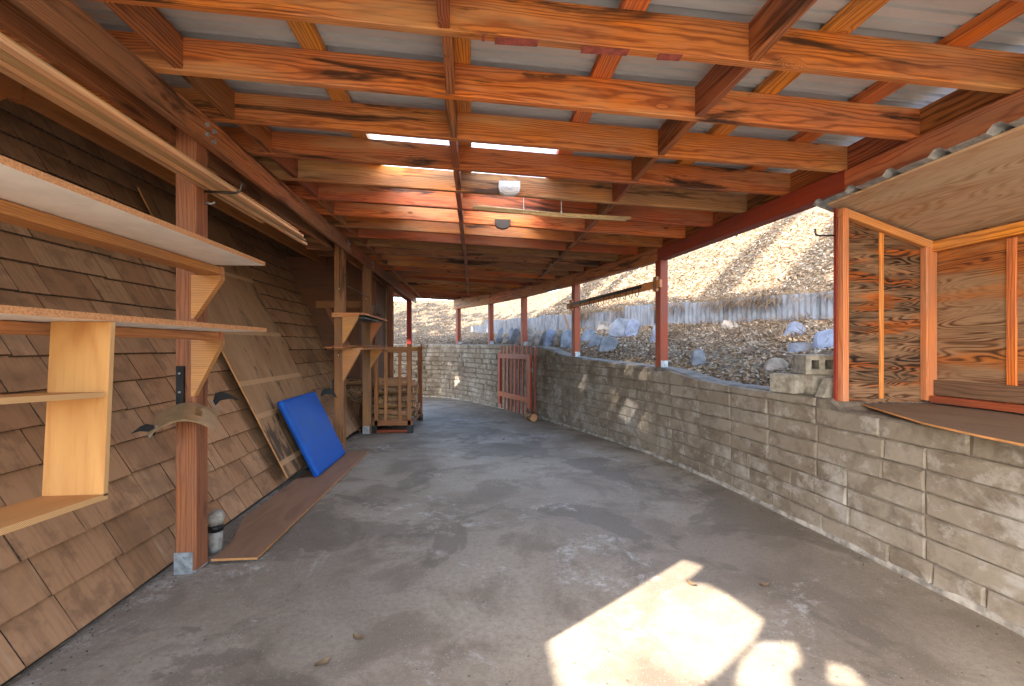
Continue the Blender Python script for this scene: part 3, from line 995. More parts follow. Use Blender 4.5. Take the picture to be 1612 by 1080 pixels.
for i, s in enumerate(shs):
    P = [camproj(wallp(y, u, .02)) for y, u in ((s[0], s[2]), (s[1], s[2]), (s[1], s[2] + EXP), (s[0], s[2] + EXP))]
    a = 0
    if min(p[2] for p in P) > .3:
        cx_ = sum(p[0] for p in P) / 4; cy_ = sum(p[1] for p in P) / 4
        if -60 < cx_ < 640 and 60 < cy_ < 1090:
            a = abs(sum(P[q][0] * P[(q + 1) % 4][1] - P[(q + 1) % 4][0] * P[q][1] for q in range(4))) / 2
    vis.append((a, i))
vis.sort(reverse=True)
big = set(i for a, i in vis[:296] if a > 0)
rest = []
for i, s in enumerate(shs):
    V, F, m = shingle(s)
    if i in big:
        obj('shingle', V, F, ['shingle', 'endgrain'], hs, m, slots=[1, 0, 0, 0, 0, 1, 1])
    else:
        rest.append(xfgeo((V, F), m))
V, F = joined(rest)
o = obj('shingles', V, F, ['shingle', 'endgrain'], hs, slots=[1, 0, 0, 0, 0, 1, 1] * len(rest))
o['kind'] = 'stuff'
# fascia/ledger the rafters die into, with the moulded deeper tail nearest the viewer
FX = -2.0
ol = [(.5, 2.33), (.5, 2.105), (2.03, 2.105), (2.055, 2.10), (2.075, 2.11), (2.09, 2.135), (2.12, 2.165), (2.16, 2.178), (2.21, 2.18), (2.21, 2.33)]
V, F = prism(ol, .045, 0)
obj('fascia', V, F, 'ledger', hs, Matrix.Translation((FX, 0, 0)))
lumber('fascia', (FX, 2.212, 2.262), (FX, 6.4, 2.262), .04, .15, 'ledger', hs)
lumber('fascia', (FX, 6.402, 2.262), (FX, 10.4, 2.262), .04, .15, 'ledger', hs)
# upper roof of the house beyond the eave (low slope)
V, F = prism([(-2.68, 2.62), (-2.68, 2.69), (-6.2, 3.72), (-6.2, 3.64)], 9.6, 1)
obj('roof', V, F, 'roofing', hs, Matrix.Translation((0, 3.6, 0)))
V, F = prism([(-6.15, -.3), (-6.1, -.3), (-6.1, 3.6), (-6.15, 3.6)], 9.0, 1)
obj('rear_wall', V, F, 'shingle', hs, Matrix.Translation((0, 3.6, 0)))
# recess beyond the shingles: dark boarded wall, door frame, brace and pale corner board
for i in range(11):
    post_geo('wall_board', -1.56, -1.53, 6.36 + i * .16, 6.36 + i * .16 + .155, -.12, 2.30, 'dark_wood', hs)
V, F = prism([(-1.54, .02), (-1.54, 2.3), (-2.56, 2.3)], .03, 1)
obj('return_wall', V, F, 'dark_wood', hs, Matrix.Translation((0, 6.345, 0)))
lumber('header', (-2.1, 6.31, 1.66), (-1.50, 6.31, 1.66), .04, .10, 'post', hs)
lumber('header', (-1.505, 6.33, 1.66), (-1.505, 7.7, 1.66), .04, .10, 'dark_wood', hs)
post_geo('door_jamb', -1.526, -1.48, 7.05, 7.11, -.1, 2.15, 'post', hs)
post_geo('corner_board', -1.57, -1.45, 8.14, 8.18, -.12, 2.2, 'pale_trim', hs)
br = [(-1.95, 6.30, 1.62), (-1.62, 6.30, 1.0)]
lumber('brace', br[0], br[1], .05, .07, 'post', hs)

# ------------------------------------------------------------------ floor board, plywood sheet, mat, pipe
V, F = prism([(-1.325, 2.425), (-1.10, 2.425), (-1.085, 3.6), (-1.076, 4.80), (-1.335, 4.80), (-1.42, 4.7), (-1.44, 3.0), (-1.325, 2.62)], .012, 2)
slots = [1] * 8 + [0, 0]
fb_ = obj('floor_board', V, F, ['grey_board', 'ply_edge'], None, Matrix.Translation((0, 0, .016)), slots=slots)
M_fb = plywood('dirty_brown_board', (0.27, 0.15, 0.092), (0.21, 0.11, 0.064), (0.15, 0.08, 0.047), freq=5, burnt=.5, axis=1, fil=.6)
fb_.data.materials[0] = M_fb
tag(fb_, 'long brown board lying flat on the slab at the foot of the shingled wall', 'board')

def lean_frame(y, u, n):
    m = Matrix.Identity(4)
    m.col[0][:3] = EU; m.col[1][:3] = EN.cross(EU); m.col[2][:3] = EN
    m.col[3][:3] = wallp(y, u, n)
    return m
# sheet leans on the shingles; local X up the slope
SW, SL = 1.22, 2.44
V, F = bar_geo(SL, SW, .012, .001)
V = [(x + SL / 2, y, z) for x, y, z in V]
slots = [1] * 8 + [1, 1]
slots[4] = 0
slots[0] = 0
sh = obj('plywood_sheet', V, F, ['sheet', 'ply_edge'], None, lean_frame(3.61 + SW / 2, .045, .128) @ Matrix.Rotation(R(1.9), 4, 'Y'), slots=slots)
tag(sh, 'tall mould-stained plywood sheet leaning against the shingled wall', 'plywood sheet')

mt = thing('gym_mat', 'blue vinyl pad leaning on the plywood sheet', 'mat', (-1.3, 4.4, 0))
g = bar_geo(.725, .70, .05, .012)
mm = lean_frame(4.262, .272, .212) @ Matrix.Rotation(R(1.6), 4, 'Y')
def mat_geo():
    # pillow-like pad: rounded edges, slight sag
    nx, ny = 19, 19
    V, F = [], []
    def gr(i, n_):
        q = i / (n_ - 1) * 2 - 1
        return math.copysign(abs(q) ** .45, q)
    for side in (1, -1):
        for i in range(nx):
            for j in range(ny):
                a, b = gr(i, nx), gr(j, ny)
                e = (1 - abs(a) ** 40) * (1 - abs(b) ** 40)
                z = side * (.021 + .007 * max(0, e) ** .5)
                z += .0012 * mnoise.noise((a * 3, b * 3, side)) if e > .1 else 0
                V.append((a * .344, b * .397, z))
    def id_(s, i, j): return s * nx * ny + i * ny + j
    for i in range(nx - 1):
        for j in range(ny - 1):
            F.append((id_(0, i, j), id_(0, i + 1, j), id_(0, i + 1, j + 1), id_(0, i, j + 1)))
            F.append((id_(1, i, j), id_(1, i, j + 1), id_(1, i + 1, j + 1), id_(1, i + 1, j)))
    for i in range(nx - 1):
        F.append((id_(0, i + 1, 0), id_(0, i, 0), id_(1, i, 0), id_(1, i + 1, 0)))
        F.append((id_(0, i, ny - 1), id_(0, i + 1, ny - 1), id_(1, i + 1, ny - 1), id_(1, i, ny - 1)))
    for j in range(ny - 1):
        F.append((id_(0, 0, j), id_(0, 0, j + 1), id_(1, 0, j + 1), id_(1, 0, j)))
        F.append((id_(0, nx - 1, j + 1), id_(0, nx - 1, j), id_(1, nx - 1, j), id_(1, nx - 1, j + 1)))
    return V, F
V, F = mat_geo()
obj('cover', V, F, 'blue_vinyl', mt, mm, smooth=True)
pts = []
for a in np.linspace(0, 2 * math.pi, 40, endpoint=False):
    ca, sa = math.cos(a), math.sin(a)
    r_ = 1 / max(abs(ca), abs(sa))
    pts.append((max(-.998, min(.998, ca * r_)) * .3445, max(-.998, min(.998, sa * r_)) * .398, 0))
pts.append(pts[0])
V, F = tube_geo(pts, .0035, 5, False)
obj('piping', V, F, 'blue_vinyl', mt, mm, smooth=True)

vp = thing('vent_pipe', 'short grey standpipe with taped plastic over its end beside the near post', 'pipe', (-1.373, 2.55, 0))
tube('pipe', [(-1.373, 2.555, -.04), (-1.373, 2.555, .145)], .036, 'abs', vp, 18)
tube('tape_band', [(-1.373, 2.555, .115), (-1.373, 2.555, .15)], .038, 'black_iron', vp, 18)
V, F = tube_geo([(-1.373, 2.555, .148), (-1.374, 2.555, .165), (-1.371, 2.555, .19), (-1.373, 2.556, .21), (-1.376, 2.556, .222)], [.037, .043, .044, .036, .015], 16)
V = [(x + .004 * mnoise.noise((x * 60, y * 60, z * 60)), y + .004 * mnoise.noise((x * 60, y * 60, z * 60 + 9)), z + .004 * mnoise.noise((x * 50, y * 50, z * 50 + 5))) for x, y, z in V]
obj('plastic_cap', V, F, 'cap_bag', vp, smooth=True)

# ------------------------------------------------------------------ shelves on the near post
def gusset(parent, y, x0, x1, zt, zb, t=.036):
    V, F = prism([(x0, zb), (x0 + .012, zb), (x1, zt - .02), (x1, zt), (x0, zt)], t, 1)
    # local frame turned so the grain runs up: keep as is, the mesh is small
    m = Matrix.Translation((0, y, 0))
    o = obj('gusset', V, F, 'fresh', parent, m)
    return o
def shelf_board(parent, name, x0, x1, y0, y1, z0, th=.018, under='white_melamine', top='particle', edge='particle'):
    V = [(x0, y0, z0), (x1, y0, z0), (x1, y1, z0), (x0, y1, z0), (x0, y0, z0 + th), (x1, y0, z0 + th), (x1, y1, z0 + th), (x0, y1, z0 + th)]
    F = [(3, 2, 1, 0), (4, 5, 6, 7), (0, 1, 5, 4), (1, 2, 6, 5), (2, 3, 7, 6), (3, 0, 4, 7)]
    return obj(name, V, F, [under, top, edge], parent, slots=[0, 1, 2, 2, 2, 2])
us = thing('wall_shelf', 'upper white-bottomed shelf on the near left post', 'shelf', (-1.15, 1.4, 1.44))
shelf_board(us, 'shelf_board', -1.32, -.977, 0.82, 2.235, 1.479)
lumber('ledger', (-1.245, .82, 1.459), (-1.245, 2.265, 1.459), .089, .036, 'fresh', us)
lumber('ledger', (-1.30, 2.284, 1.459), (-1.195, 2.284, 1.459), .034, .038, 'fresh', us)
gusset(us, 2.298, -1.335, -1.20, 1.439, 1.232)
ls = thing('wall_shelf', 'lower shelf on the near left post with open plywood cubby hung under it', 'shelf', (-1.15, 1.4, 1.13))
shelf_board(ls, 'shelf_board', -1.30, -.977, 0.82, 2.25, 1.168, .018)
lumber('ledger', (-1.245, .82, 1.149), (-1.245, 2.265, 1.149), .089, .034, 'fresh', ls)
lumber('ledger', (-1.30, 2.284, 1.149), (-1.195, 2.284, 1.149), .034, .036, 'fresh', ls)
gusset(ls, 2.298, -1.335, -1.20, 1.13, .862)
# cubby: end panel, middle and bottom shelves
def plyboard(name, lo, hi, parent, thin, mat='ply_light', rot=None):
    lo, hi = Vector(lo), Vector(hi)
    c = (lo + hi) / 2; d = (hi - lo) / 2
    V = [(sx * d.x, sy * d.y, sz * d.z) for sz in (-1, 1) for sy in (-1, 1) for sx in (-1, 1)]
    F = [(0, 2, 3, 1), (4, 5, 7, 6), (0, 1, 5, 4), (2, 6, 7, 3), (0, 4, 6, 2), (1, 3, 7, 5)]
    ax = [2, 2, 1, 1, 0, 0]
    slots = [0 if a == thin else 1 for a in ax]
    m = Matrix.Translation(c)
    if rot is not None:
        m = Matrix.Translation(rot[0]) @ rot[1] @ Matrix.Translation(-Vector(rot[0])) @ m
    return obj(name, V, F, [mat, 'ply_layers'], parent, m, slots=slots)
kk = NT('plywood_layers')
vv, rr, oo = kk.coords(10)
sx = kk.n('SeparateXYZ', {0: oo})
lay = kk.math('MULTIPLY_ADD', kk.math('SINE', kk.math('MULTIPLY', kk.math('ADD', sx.outputs[2], kk.math('ADD', sx.outputs[1], sx.outputs[0])), 1500.0)), .5, .5)
kk.principled(kk.mix(lay, (0.62, 0.40, 0.19), (0.42, 0.22, 0.09)), .75)
M['ply_layers'] = kk.m
piv = ((-1.06, 1.33, 1.167), Matrix.Rotation(R(-3.2), 4, 'X'))
plyboard('end_panel', (-1.130, 1.322, .70), (-.979, 1.337, 1.166), ls, 1, 'ply_light', piv)
plyboard('bottom_shelf', (-1.130, .80, .690), (-.979, 1.337, .705), ls, 2, 'ply_shelf', piv)
plyboard('middle_shelf', (-1.130, .80, .962), (-.985, 1.3205, .976), ls, 2, 'ply_shelf', piv)

# shelves on the far pair of left posts
fs = thing('wall_shelf', 'upper far shelf with dull blue-grey underside between two left posts', 'shelf', (-1.3, 5.4, 1.40))
M['blue_grey'] = plain('blue_grey_panel', (0.16, 0.19, 0.19), .6, spots=.15)
shelf_board(fs, 'shelf_board', -1.42, -1.12, 4.80, 6.10, 1.425, .02, 'blue_grey', 'particle', 'fresh')
lumber('ledger', (-1.44, 4.788, 1.42), (-1.17, 4.788, 1.42), .02, .045, 'fresh', fs)
gusset(fs, 4.805, -1.335, -1.185, 1.40, 1.13)
gusset(fs, 5.945, -1.31, -1.17, 1.40, 1.16)
shelf_board(fs, 'pegboard', -1.33, -1.14, 4.9, 5.7, 1.395, .012, 'blue_grey', 'blue_grey', 'blue_grey')
gs = thing('wall_shelf', 'lower far shelf under the blue-grey one, stacked with loose boards', 'shelf', (-1.3, 5.4, 1.05))
shelf_board(gs, 'shelf_board', -1.42, -1.13, 4.79, 6.08, 1.063, .016, 'particle', 'particle', 'fresh')
gusset(gs, 4.805, -1.335, -1.16, 1.062, .745)
gusset(gs, 5.945, -1.31, -1.165, 1.062, .83)
for i, (x, ya, yb, w, h) in enumerate(((-1.30, 4.55, 6.0, .10, .014), (-1.19, 4.83, 6.15, .09, .012), (-1.36, 4.5, 5.9, .08, .014), (-1.25, 4.72, 6.05, .11, .012), (-1.33, 4.62, 5.9, .10, .012))):
    zz = 1.080 + (.0 if i < 3 else .0155) + (h / 2)
    if i == 2: x = -1.395
    lb = lumber('loose_board', (x, ya, zz), (x + .01, yb, zz + (.001 if i < 3 else .002)), w, h, 'rack', None)
    tag(lb, ['flat board sticking out toward the viewer at the bottom of the far shelf stack', 'board at the open edge of the far shelf stack', 'narrow board nearest the wall in the far shelf stack', 'upper board of the far shelf stack on its open side', 'top board of the far shelf stack on its wall side'][i], 'board', 'boards stacked on the lower far shelf')

# hose hangers: an arched bronze saddle with black wings on a strap
def hose_hanger(x, y, z, label, sx_=1.0, turn=0.0):
    t = thing('hose_hanger', label, 'hose hanger', (x, y, z))
    B = Matrix.Translation((x, y, z)) @ Matrix.Rotation(turn, 4, 'Z') @ Matrix.Rotation(R(24), 4, 'X')
    # strap
    V, F = bar_geo(.034, .012, .19, .002)
    st = obj('strap', V, F, 'black_iron', t, Matrix.Translation((x, y, z)) @ Matrix.Translation((-.028, -.008, .13)))
    for zz in (.10, .19):
        V, F = tube_geo([(-.028, -.02, zz), (-.028, -.012, zz)], .005, 8)
        obj('screw', V, F, 'galv', st, Matrix.Translation((x, y, z)))
    # saddle: arch in X, runs out along -Y
    def arch(w, yd0, yd1, rise, th, n=14, yskew=0.0, zb=0.0, ex=1.0):
        V, F = [], []
        for i in range(n + 1):
            a = -1 + 2 * i / n
            xx = a * w
            zz = rise * (1 - abs(a) ** 1.9) + zb
            for yy in (yd0, yd1):
                for tt in (0, -th):
                    V.append((xx, yy + yskew * a, zz + tt))
        for i in range(n):
            b = i * 4
            F += [(b, b + 4, b + 6, b + 2), (b + 1, b + 3, b + 7, b + 5), (b, b + 1, b + 5, b + 4), (b + 2, b + 6, b + 7, b + 3)]
        F += [(0, 2, 3, 1), (n * 4, n * 4 + 1, n * 4 + 3, n * 4 + 2)]
        return V, F
    V, F = arch(.125, -.17, -.012, .062, .004)
    sd = obj('saddle', V, F, 'bronze', t, B)
    V, F = arch(.045, -.12, -.05, .010, .002, 8, zb=.050)
    obj('nameplate', V, F, 'brass', sd, B @ Matrix.Translation((.02, 0, -.003)))
    V, F = arch(.125, -.174, -.170, .070, .010)
    obj('saddle_rim', V, F, 'bronze', sd, B)
    # wings: dark pointed sheet plates at both ends
    for q in (-1, 1):
        out = [(0, .0), (.02, .035), (.05, .038), (.075, .018), (.105, -.035), (.07, -.012), (.03, -.008), (0, -.03)]
        V, F = prism([(q * a, b) for a, b in out], .004, 1)
        if q < 0:
            F = [tuple(reversed(f)) for f in F]
        obj('wing', V, F, 'black_iron', t, B @ Matrix.Translation((q * .10, -.145 if q < 0 else .05, .0 if q < 0 else .03)) @ Matrix.Rotation(R(-16 * q), 4, 'Y') @ Matrix.Scale(.8 if q < 0 else 1.0, 4))
        V, F = tube_geo([(q * .095, -.15 if q < 0 else .05, .03), (q * .125, -.152 if q < 0 else .05, -.03)], .003, 6)
        obj('clip', V, F, 'galv', t, B)
    return t
hose_hanger(-1.372, 2.318, .78, 'arched bronze hose hanger with dark pointed wings on the nearest left post', turn=R(24))
hh2 = thing('hose_hanger', 'dark winged hose hanger on the second left post behind the blue pad', 'hose hanger', (-1.44, 4.90, .60))
V, F = prism([(0, .0), (.02, .035), (.06, .04), (.09, .018), (.125, -.04), (.08, -.012), (.03, -.008), (0, -.03)], .004, 1)
obj('wing', V, F, 'black_iron', hh2, Matrix.Translation((-1.55, 4.80, .62)) @ Matrix.Scale(1.3, 4))
V, F = bar_geo(.03, .012, .16, .002)
obj('strap', V, F, 'black_iron', hh2, Matrix.Translation((-1.436, 4.85, .68)))

# brass hooks on the second and third left posts
for (x, y, z, lb) in ((-1.375, 4.828, 1.72, 'small brass cup hook high on the second left post'), (-1.375, 4.828, 1.03, 'small brass cup hook low on the second left post, below the shelves'), (-1.36, 5.965, 1.72, 'small brass hook on the third left post above the shelf')):
    V, F = tube_geo([(0, 0, 0), (0, -.02, 0), (0, -.032, -.012), (0, -.03, -.03), (0, -.018, -.036), (0, -.01, -.028)], .006, 7)
    o = obj('cup_hook', V, F, 'brass', None, Matrix.Translation((x, y, z)), smooth=True)
    tag(o, lb, 'hook')

# big storage hooks with the bundle of trim strips
def storage_hook(pts, r_, label, mat='hook'):
    V, F = tube_geo(pts, r_, 8)
    o = obj('storage_hook', [Vector(v) - Vector(pts[0]) for v in V], F, mat, None, Matrix.Translation(pts[0]), smooth=True)
    return tag(o, label, 'hook')
storage_hook([(-1.335, 2.39, 1.872), (-1.25, 2.39, 1.868), (-1.185, 2.39, 1.868), (-1.168, 2.39, 1.878), (-1.16, 2.39, 1.9), (-1.158, 2.39, 1.925)], .0065, 'long iron hook on the nearest left post carrying the trim strips')
storage_hook([(-1.335, 2.39, 1.815), (-1.30, 2.39, 1.81), (-1.285, 2.39, 1.82)], .005, 'short pale hook stub just below the long iron hook', 'galv')
storage_hook([(-1.335, 1.05, 2.09), (-1.335, 1.05, 1.872), (-1.25, 1.05, 1.868), (-1.185, 1.05, 1.868), (-1.16, 1.05, 1.9), (-1.158, 1.05, 1.925)], .0065, 'iron hanger carrying the near end of the trim strips')
storage_hook([(-1.335, 4.88, 1.845), (-1.31, 4.86, 1.85), (-1.30, 4.84, 1.77), (-1.33, 4.95, 1.735), (-1.33, 5.95, 1.735)], .006, 'bent iron rod between the second and third left posts', 'hook')
strips = [(-1.290, 3.62, .026, .016, 0), (-1.253, 3.47, .034, .008, 0), (-1.211, 3.36, .032, .017, 0), (-1.285, 3.36, .022, .010, 1), (-1.254, 3.18, .022, .017, 1), (-1.217, 3.26, .026, .008, 1), (-1.245, 2.95, .030, .009, 2)]
slab = ['pale trim strip lying nearest the wall on the iron hook', 'middle bottom strip of the pale trim bundle on the iron hook', 'bottom strip of the trim bundle nearest the hook tip', 'second layer strip of the trim bundle on its wall side', 'thick second layer strip in the middle of the trim bundle', 'second layer strip of the trim bundle above the hook tip', 'topmost strip of the pale trim bundle on the iron hook']
for i, (x, ye, w, h, lay_) in enumerate(strips):
    z0 = 1.876 + lay_ * .0185 + h / 2
    o = lumber('trim_strip', (x, .97, z0), (x + random.uniform(-.012, .012), ye, z0 - .0 + .001), w, h, 'pine', None, ch=.0015)
    tag(o, slab[i], 'wood strip', 'pale trim strips on the left hooks')
o = lumber('trim_strip', (-1.362, 1.30, 1.850), (-1.372, 3.10, 1.852), .018, .012, 'pine', None, ch=.001)
o.matrix_basis = frame((-1.324, 1.0, 1.8815), (-1.324, 3.18, 1.8815)) 
tag(o, 'single thin strip hanging lower than the rest of the trim bundle', 'wood strip', 'pale trim strips on the left hooks')

# ------------------------------------------------------------------ firewood rack and logs
rk = thing('firewood_rack', 'slatted wooden firewood rack with black metal feet by the third left post', 'rack', (-1.05, 6.5, -.05))
def fz(y): return zf(y)
zb = fz(6.0)
for (ya, nm) in ((6.04, 'near'), (7.16, 'far')):
    z0 = fz(ya)
    for (x, w) in ((-1.255, .05), (-.835, .05)):
        post_geo('upright', x - w / 2, x + w / 2, ya - .02, ya + .02, z0 + .10, 1.13 if ya < 7 else 1.10, 'rack', rk)
    if ya < 7:
        for x in (-1.135, -.955):
            post_geo('slat', x - .02, x + .02, ya - .012, ya + .010, z0 + .17, 1.05, 'rack', rk)
    lumber('top_rail', (-1.23, ya, 1.055), (-.86, ya, 1.055), .03, .07, 'rack', rk)
    lumber('bottom_rail', (-1.30, ya, z0 + .135), (-.79, ya, z0 + .135), .04, .07, 'rack', rk)
    lumber('base_beam', (-1.27, ya + .005, z0 + .025), (-.82, ya + .005, z0 + .025), .05, .035, 'redgate', rk)
    for x in (-1.275, -.82):
        g = [xfgeo(bar_geo(.06, .012, .10, .001), Matrix.Translation((x, ya - .032, z0 + .052))), xfgeo(bar_geo(.012, .07, .10, .001), Matrix.Translation((x + (.034 if x > -1 else -.034), ya, z0 + .052))),
             xfgeo(bar_geo(.05, .05, .008, .001), Matrix.Translation((x, ya, z0 + .004)))]
        V, F = joined(g)
        obj('foot', V, F, 'black_iron', rk)
for x in (-1.22, -1.08, -.96, -.84):
    lumber('floor_slat', (x, 6.07, zb + .10), (x, 7.13, zb + .075), .05, .03, 'rack', rk)
post_geo('upright', -.81, -.785, 7.12, 7.15, fz(7.1) + .05, 1.14, 'redgate', rk)

def log_geo(L, r_, kind, sd):
    rs = random.Random(sd)
    if kind == 'split':
        n = 7
        ang = [R(a) for a in (0, 35, 75, 120, 160, 205, 285)]
        rr_ = [1.15, 1.0, .95, 1.0, 1.15, .55, .5]
        bark = [1, 1, 1, 1, 0, 0, 0]
    else:
        n = 10
        ang = [2 * math.pi * i / n for i in range(n)]
        rr_ = [1.0] * n
        bark = [1] * n
    rr_ = [q * rs.uniform(.85, 1.12) for q in rr_]
    V, F, S = [], [], []
    ns = 6
    for i in range(ns):
        x = -L / 2 + L * i / (ns - 1)
        b = .012 * math.sin(i * .8 + sd)
        tw = .12 * math.sin(sd + i * .35)
        for a, q in zip(ang, rr_):
            qq = q * r_ * (1 + .07 * mnoise.noise((i * .9 + sd, a * 2, sd * 3.3)))
            V.append((x + rs.uniform(-.004, .004) * (i in (0, ns - 1)), math.cos(a + tw) * qq + b, math.sin(a + tw) * qq))
    for i in range(ns - 1):
        for k in range(n):
            F.append((i * n + k, i * n + (k + 1) % n, (i + 1) * n + (k + 1) % n, (i + 1) * n + k)[::-1])
            S.append(0 if bark[k] else 1)
    F.append(tuple(range(n))); S.append(1)
    F.append(tuple(range(ns * n - 1, (ns - 1) * n - 1, -1))); S.append(1)
    return V, F, S
protos = []
for q in range(8):
    protos.append(log_geo(.40 + .05 * (q % 4), .052 + .007 * (q % 3), 'split' if q % 4 else 'round', q * 1.7 + .3))
ln = 0
log_first = {}
for layer in range(6):
    row = 0
    y = 6.12 + (.05 if layer % 2 else 0)
    ymax = 7.08 - layer * .015
    if layer == 5: ymax = 6.75
    while y < ymax:
        q = random.randrange(8)
        L = .40 + .05 * (q % 4)
        x = -1.10 + random.uniform(-.03, .03)
        if layer < 3 and random.random() < .2: x -= .10
        z = fz(y) + .165 + layer * .092 + random.uniform(-.01, .01)
        m = Matrix.Translation((x, y, z)) @ Matrix.Rotation(R(random.uniform(-7, 7)), 4, 'Z') @ Matrix.Rotation(R(random.uniform(-4, 4)), 4, 'Y') @ Matrix.Rotation(random.uniform(0, 6.28), 4, 'X')
        if q not in log_first:
            V, F, S = protos[q]
            lo_ = obj('firewood_log', V, F, ['bark', 'cutwood'], None, m, slots=S)
            log_first[q] = lo_
        else:
            lo_ = copy_into(log_first[q], m)
        end = 'on the end facing the slab' if y < 6.25 else ''
        LAY = ['bottom', 'second', 'third', 'fourth', 'fifth', 'top']
        ORD = ['nearest the slatted end frame', 'second behind the slatted end frame', 'third behind the slatted end frame', 'fourth behind the slatted end frame', 'fifth behind the slatted end frame', 'sixth behind the slatted end frame', 'seventh behind the slatted end frame', 'eighth behind the slatted end frame', 'ninth behind the slatted end frame', 'tenth behind the slatted end frame', 'eleventh behind the slatted end frame']
        tag(lo_, 'firewood log in the %s layer of the rack, %s' % (LAY[layer], ORD[row]), 'firewood', 'split firewood logs in the rack')
        ln += 1
        row += 1
        y += random.uniform(.092, .112)
for i, (x, y, z, lb) in enumerate(((-1.50, 6.16, .62, 'highest log end jutting toward the shingles left of the rack'), (-1.46, 6.2, .50, 'log end under the highest one left of the rack'), (-1.44, 6.18, .38, 'lowest log end jutting left of the rack'))):
    q = 1 + i
    m = Matrix.Translation((x, y + .06, z)) @ Matrix.Rotation(R(20 - 25 * i), 4, 'Z') @ Matrix.Rotation(i * 1.3, 4, 'X')
    V, F, S = protos[q]
    lo_ = obj('firewood_log', V, F, ['bark', 'cutwood'], None, m, slots=S)
    tag(lo_, lb, 'firewood', 'logs jutting left of the rack')

# ------------------------------------------------------------------ red gate against the wall, log at its foot
gt_a, gt_b = Vector((.50, 8.38)), Vector((.985, 7.08))
gd = (gt_b - gt_a).normalized(); gn = Vector((-gd.y, gd.x))
if gn.x > 0: gn = -gn
gt = thing('picket_gate', 'red picket gate leaning on the curved block wall', 'gate', (gt_b.x, gt_b.y, zf(7.1)))
def gp(a, off, z):
    p = gt_a + (gt_b - gt_a) * a + gn * off
    return Vector((p.x, p.y, z))
for i in range(10):
    a = .05 + i * .945 / 9
    z0 = zf(7.7) + (.03 if i < 9 else -.0)
    zt = 1.09 + .03 * math.sin(a * math.pi) - .0
    lumber('picket', gp(a, .012, z0), gp(a, .012, zt), .02, .045, 'redgate', gt, up=(gd.x, gd.y, 0))
for z, nm in ((.925, 'top'), (.235, 'low')):
    lumber('rail', gp(-.02, .034, z), gp(.93, .034, z), .024, .09, 'redgate', gt)
lumber('stile', gp(.02, .0345, .05), gp(.02, .0345, .985), .022, .085, 'redgate', gt, up=(gd.x, gd.y, 0))
lumber('stile', gp(.90, .056, .12), gp(.90, .056, .97), .022, .10, 'redgate', gt, up=(gd.x, gd.y, 0))
V, F = tube_geo([(0, 0, 0), (.0, 0, .05), (.025, 0, .06), (.03, 0, .0), (.0, 0, 0)], .006, 6)
obj('latch', V, F, 'galv', gt, Matrix.Translation(gp(.97, .075, .70)))
rs_ = log_geo(.24, .062, 'round', 9.1)
m = Matrix.Translation((.87, 6.98, zf(7) + .06)) @ Matrix.Rotation(math.atan2(gd.y, gd.x), 4, 'Z')
lg = obj('log_round', rs_[0], rs_[1], ['bark', 'cutwood'], None, m, slots=rs_[2])
tag(lg, 'short thick log lying on the slab at the foot of the red gate', 'log')

# ------------------------------------------------------------------ hook rail between two wall posts
A = Vector((1.894, 4.445, 1.72)); B = Vector((1.43, 6.264, 1.665))
dd = (B - A).normalized()
nn = Vector((dd.y, -dd.x, 0)); nn = nn if nn.x < 0 else -nn
hr = thing('hook_rail', 'wooden coat rail with black hooks between two red wall posts', 'hook rail', tuple(A))
off = nn * .068
lumber('rail_board', A + off - dd * .08, B + off + dd * .12, .03, .075, 'fresh', hr)
lumber('end_block', A + nn * .045 + Vector((0, 0, -.07)), A + nn * .045 + Vector((0, 0, .075)), .085, .05, 'beam', hr, up=dd)
lumber('end_block', B + nn * .045 + Vector((0, 0, -.07)), B + nn * .045 + Vector((0, 0, .075)), .085, .05, 'beam', hr, up=dd)
lumber('hook_strip', A + off + nn * .018 + dd * .22 + Vector((0, 0, .012)), B + off + nn * .018 - dd * .06 + Vector((0, 0, .012)), .006, .032, 'black_iron', hr)
for i in range(12):
    a = .24 + i * (1.30 / 11)
    p = A + off + nn * .022 + dd * a
    pts = [p + Vector((0, 0, .012)), p + nn * .012 + Vector((0, 0, .0)), p + nn * .016 + Vector((0, 0, -.075)), p + nn * .03 + Vector((0, 0, -.094)), p + nn * .05 + Vector((0, 0, -.08)), p + nn * .056 + Vector((0, 0, -.055))]
    if i > 9 or True:
        V, F = tube_geo(pts, .0042, 6)
        obj('hook', [Vector(v) - p for v in V], F, 'black_iron', hr, Matrix.Translation(p), smooth=True)

# ------------------------------------------------------------------ plywood shed box standing on the wall
sd = thing('plywood_shed', 'open plywood storage box with metal roof standing on the block wall', 'shed', (2.1, 2.4, .78))
SX0, SX1, SYB = 2.075, 2.66, 2.44
ZF, ZB = 1.905, 1.715
Y_END = -1.2
# side panel (outline follows the roof slope), framed by studs
V, F = prism([(SX0, .775), (SX1 + .02, .775), (SX1 + .02, ZB - .02), (SX0, ZF - .02)], .012, 1)
sp = obj('side_panel', V, F, 'ply_dark', sd, Matrix.Translation((0, SYB, 0)))
post_geo('stud', SX0 - .002, SX0 + .034, SYB - .052, SYB - .008, .79, ZF - .03, 'fresh', sd)
post_geo('corner_trim', SX0 - .010, SX0 - .002, SYB - .012, SYB + .012, .785, ZF - .012, 'red', sd)
post_geo('stud', SX1 - .075, SX1 - .008, SYB - .05, SYB - .008, .79, ZB - .02, 'fresh', sd)
post_geo('cleat', (SX0 + SX1) / 2 - .04, (SX0 + SX1) / 2 - .015, SYB - .018, SYB - .0065, .80, 1.78, 'purlin', sd)
lumber('side_rail', (SX0, SYB - .03, ZF - .045), (SX1 - .01, SYB - .03, ZB - .045), .042, .045, 'fresh', sd)
